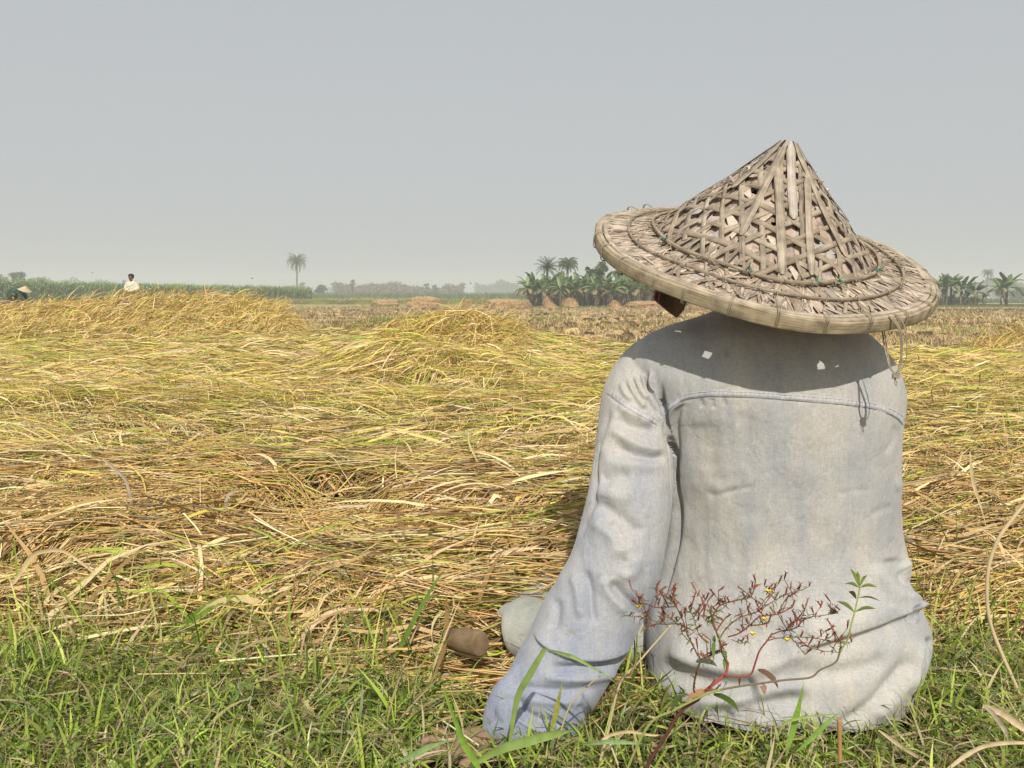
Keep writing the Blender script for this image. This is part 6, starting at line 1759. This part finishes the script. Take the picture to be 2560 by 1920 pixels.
# --- people far off
def far_people():
    Y = 33.0; base = np.array([(335 - 1280) / FPX * Y, Y, 0])
    root = empty('person', base); tag(root, 'dark-haired man in a loose cream shirt standing behind the golden rice', 'person')
    S = lambda p, r, **k: shell(p, r, **k)
    parts = [S([(0, 0, .80), (0, 0, 1.0), (0, 0, 1.25), (0, .01, 1.36), (0, 0, 1.42)], [.13, .13, .16, .12, .055], n=20, sides=16, flat=.7, ref=[0, 1, 0]),
             S([(0, -.01, 1.38), (.0, -.02, 1.46), (.0, -.03, 1.52)], [.05, .05, .05], n=8, sides=12),
             S([(.0, -.035, 1.455), (0, -.04, 1.50), (0, -.03, 1.57), (0, -.01, 1.645), (0, -.005, 1.68)], [.045, .070, .082, .075, .03], n=16, sides=16, flat=1.15, ref=[0, 1, 0])]
    parts.append(S([(0, -.11, 1.54), (0, -.135, 1.515), (0, -.11, 1.50)], [.010, .015, .012], n=6, sides=8))
    for s in (-1, 1):
        parts.append(S([(s * .15, 0, 1.36), (s * .20, .02, 1.12), (s * .10, -.2, .98), (s * .02, -.30, .98)], [.05, .045, .038, .028], n=16, sides=12))
        parts.append(S([(s * .02, -.30, .98), (-s * .01, -.36, .97), (-s * .02, -.40, .95)], [.028, .03, .015], n=8, sides=10, flat=.6))
        parts.append(S([(s * .08, 0, .88), (s * .09, -.01, .48), (s * .09, .02, .06), (s * .09, -.06, .03), (s * .09, -.16, .02)], [.09, .06, .04, .04, .02], n=20, sides=12))
        parts.append(S([(s * .082, -.01, 1.50), (s * .092, 0, 1.53), (s * .084, 0, 1.56)], [.008, .016, .008], n=6, sides=8, flat=.4))
    V, F, N = voxel_union(parts, .012, 2); mesh('body', V, F, M['darkskin'], root)
    parts = [S([(0, 0, .72), (0, 0, .95), (0, 0, 1.22), (0, .01, 1.36), (0, 0, 1.42)], [.19, .175, .185, .15, .075], n=22, sides=20, flat=.75, ref=[0, 1, 0])]
    for s in (-1, 1): parts.append(S([(s * .14, 0, 1.36), (s * .22, .02, 1.16), (s * .17, -.12, 1.04)], [.08, .078, .07], n=14, sides=14))
    V, F, N = voxel_union(parts, .012, 2); V += N * (.010 * (fbm(V[:, 0] * 14, V[:, 2] * 9, 700, 2) - .5) * 2)[:, None]
    mesh('shirt', V, F, M['cream'], root)
    V, F = S([(0, .0, .78), (0, 0, .6), (0, 0, .25)], [.17, .18, .20], n=14, sides=18, flat=.8, ref=[0, 1, 0]); mesh('sarong', V, F, M['darkcloth'], root)
    V, F = S([(0, .02, 1.53), (0, .012, 1.58), (0, .0, 1.63), (0, 0, 1.67), (0, .0, 1.70)], [.084, .104, .106, .092, .04], n=16, sides=18, flat=1.12, ref=[0, 1, 0]); mesh('hair', V, F, M['hair'], root)
    # second worker bent over, conical hat
    Y = 30.0; base = np.array([(60 - 1280) / FPX * Y, Y, 0]); root = empty('person', base)
    tag(root, 'worker in a dark green shirt bent down behind the rice at the left edge', 'person')
    parts = [S([(-.32, .1, .72), (-.28, 0, .86), (-.12, -.05, .98), (.02, -.05, 1.00), (.08, -.05, .99)], [.14, .15, .15, .12, .06], n=20, sides=16),
             S([(.06, -.05, .98), (.14, -.06, 1.02), (.17, -.06, .98)], [.05, .085, .05], n=10, sides=14),
             S([(-.34, .15, .78), (-.30, .12, .42), (-.34, .14, .06), (-.24, .12, .03)], [.10, .07, .045, .03], n=16, sides=12), S([(-.34, 0, .78), (-.26, -.04, .42), (-.30, -.02, .06), (-.2, -.04, .03)], [.10, .07, .045, .03], n=16, sides=12),
             S([(.0, -.16, .96), (.12, -.2, .72), (.22, -.16, .52), (.26, -.15, .46)], [.05, .042, .03, .03], n=16, sides=12), S([(.0, .08, .96), (.10, .14, .72), (.22, .1, .52), (.26, .08, .46)], [.05, .042, .03, .03], n=16, sides=12)]
    V, F, N = voxel_union(parts, .012, 2); mesh('body', V, F, M['skin'], root)
    parts = [S([(-.36, .06, .70), (-.30, 0, .88), (-.12, -.05, 1.0), (.03, -.05, 1.02), (.09, -.05, 1.0)], [.16, .175, .175, .15, .075], n=22, sides=20)]
    for s in (-.17, .10): parts.append(S([(.0, s, .97), (.10, s * 1.2, .76), (.14, s * 1.2, .66)], [.075, .065, .058], n=12, sides=14))
    V, F, N = voxel_union(parts, .012, 2); V += N * (.010 * (fbm(V[:, 0] * 14, V[:, 2] * 9, 701, 2) - .5) * 2)[:, None]; mesh('shirt', V, F, M['greencloth'], root)
    V, F = S([(-.33, .06, .78), (-.30, .05, .5), (-.30, .05, .2)], [.17, .17, .15], n=12, sides=16); mesh('sarong', V, F, M['darkcloth'], root)
    hb = base + np.array([.16, -.06, 1.045]); hr = empty('conical_hat', hb); hr.rotation_euler = (.12, .38, 0)
    tag(hr, 'small tan conical hat on the bent worker at the left edge', 'hat')
    n = 40; a = np.arange(n) / n * 6.2832; prof = [(.008, .150), (.06, .115), (.13, .055), (.20, .010), (.235, 0), (.235, -.012), (.20, -.004), (.12, .036), (.01, .125)]
    V = np.concatenate([np.stack([r * np.cos(a), r * np.sin(a), np.full(n, z)], 1) for r, z in prof]); i = np.arange(len(prof) - 1)[:, None] * n; j = np.arange(n)
    F = np.stack([i + j, i + (j + 1) % n, i + n + (j + 1) % n, i + n + j], -1).reshape(-1, 4)
    mesh('straw_cone', V, F, M['hatfar'], hr)
M['darkskin'] = flat_mat('dark_skin', (.13, .07, .045), .55, .18, 30)
M['cream'] = flat_mat('cream_cloth', (.66, .62, .48), .85, .1, 12)
M['darkcloth'] = flat_mat('dark_cloth', (.05, .05, .06), .9, .2, 8)
M['greencloth'] = flat_mat('green_cloth', (.035, .075, .06), .9, .25, 12)
M['hatfar'] = flat_mat('far_straw_hat', (.52, .42, .27), .85, .15, 30)
far_people()

# --- birds
def bird(px, py, Y, label, s=1.0, bank=0.0):
    c = P(px, py, Y); root = empty('bird', c, .4); root.rotation_euler = (0, bank, .5)
    tag(root, label, 'bird', 'small birds above the fields')
    V, F, st = tube([(-.16 * s, 0, 0), (-.08 * s, 0, 0), (0, 0, .01 * s), (.08 * s, 0, .01 * s), (.12 * s, 0, .015 * s), (.15 * s, 0, .01 * s)], [.01 * s, .022 * s, .035 * s, .026 * s, .022 * s, .004 * s], n=18, sides=8)
    mesh('body', V, fix(F), M['darkcloth'], root)
    for sd in (-1, 1):
        q = np.array([(.06, 0, .01), (.05, .16 * sd, .06), (-.02, .34 * sd, .03), (-.05, .16 * sd, .04), (-.05, 0, .01)]) * s
        V = np.vstack([q, q + [0, 0, .006]]); F = [(0, 1, 2, 3, 4), (9, 8, 7, 6, 5)] + [(i, 5 + i, 5 + (i + 1) % 5, (i + 1) % 5) for i in range(5)]
        mesh('wing', V, F, M['darkcloth'], root, smooth=False)
bird(231, 682, 80, 'tiny dark bird gliding above the cane at the left', .7)
bird(630, 696, 60, 'tiny bird low over the end of the golden rice mound', .6, .4)
bird(1176, 708, 70, 'tiny dark speck of a bird left of the banana grove', .6, 1.0)

# =================================================================== haze, light, sky, camera
def haze():
    x0, x1, y0, y1, z0, z1 = -950, 950, -70, 950, -1.2, 24
    V = [(x0, y0, z0), (x1, y0, z0), (x1, y1, z0), (x0, y1, z0), (x0, y0, z1), (x1, y0, z1), (x1, y1, z1), (x0, y1, z1)]
    F = [(0, 3, 2, 1), (4, 5, 6, 7), (0, 1, 5, 4), (1, 2, 6, 5), (2, 3, 7, 6), (3, 0, 4, 7)]
    m = bpy.data.materials.new('haze'); m.use_nodes = True; nt = m.node_tree
    for n in list(nt.nodes):
        if n.type == 'BSDF_PRINCIPLED': nt.nodes.remove(n)
    v = nt.nodes.new('ShaderNodeVolumePrincipled'); v.inputs['Color'].default_value = (.86, .90, .94, 1); v.inputs['Density'].default_value = HAZE; v.inputs['Anisotropy'].default_value = .0
    nt.links.new(v.outputs[0], nt.nodes['Material Output'].inputs['Volume'])
    o = mesh('haze', V, F, m, smooth=False); tag(o, 'pale grey haze lying over the fields', 'haze', kind='stuff')
HAZE = .0020
haze()
sun = bpy.data.lights.new('sun', 'SUN'); sun.energy = 4.25; sun.angle = math.radians(.6); sun.color = (1, .93, .82)
so = bpy.data.objects.new('sun', sun); COL.objects.link(so)
so.rotation_euler = Vector(SUN.tolist()).to_track_quat('-Z', 'Y').to_euler()
w = bpy.data.worlds.new('World'); scene.world = w; w.use_nodes = True; nt = w.node_tree
bg = nt.nodes['Background']; sky = nt.nodes.new('ShaderNodeTexSky'); sky.sky_type = 'NISHITA'; sky.sun_disc = False
sky.sun_elevation = math.asin(-SUN[2]); sky.sun_rotation = math.atan2(-SUN[0], -SUN[1]); sky.air_density = 1.0; sky.dust_density = 4.0; sky.ozone_density = 1.0
hs = nt.nodes.new('ShaderNodeHueSaturation'); hs.inputs['Saturation'].default_value = .30; nt.links.new(sky.outputs[0], hs.inputs['Color'])
mxs = nt.nodes.new('ShaderNodeMixRGB'); mxs.inputs[0].default_value = .80; nt.links.new(hs.outputs[0], mxs.inputs[1]); mxs.inputs[2].default_value = (5.15, 5.5, 5.75, 1)
nt.links.new(mxs.outputs[0], bg.inputs[0]); bg.inputs[1].default_value = .103

cam = bpy.data.cameras.new('camera'); cam.sensor_width = 36; cam.lens = 36 * FPX / 2560; cam.clip_start = .05; cam.clip_end = 5000
co = bpy.data.objects.new('camera', cam); COL.objects.link(co); co.location = (0, 0, CAM_H); co.rotation_euler = (math.pi / 2 - AL, 0, 0)
cam.dof.use_dof = False
scene.camera = co
vs = scene.view_settings; vs.view_transform = 'Standard'; vs.look = 'None'; vs.exposure = 0; vs.gamma = 1
scene.cycles.use_denoising = True
scene.cycles.max_bounces = 6; scene.cycles.diffuse_bounces = 3; scene.cycles.transmission_bounces = 3; scene.cycles.volume_bounces = 1; scene.cycles.transparent_max_bounces = 4
scene.render.film_transparent = False
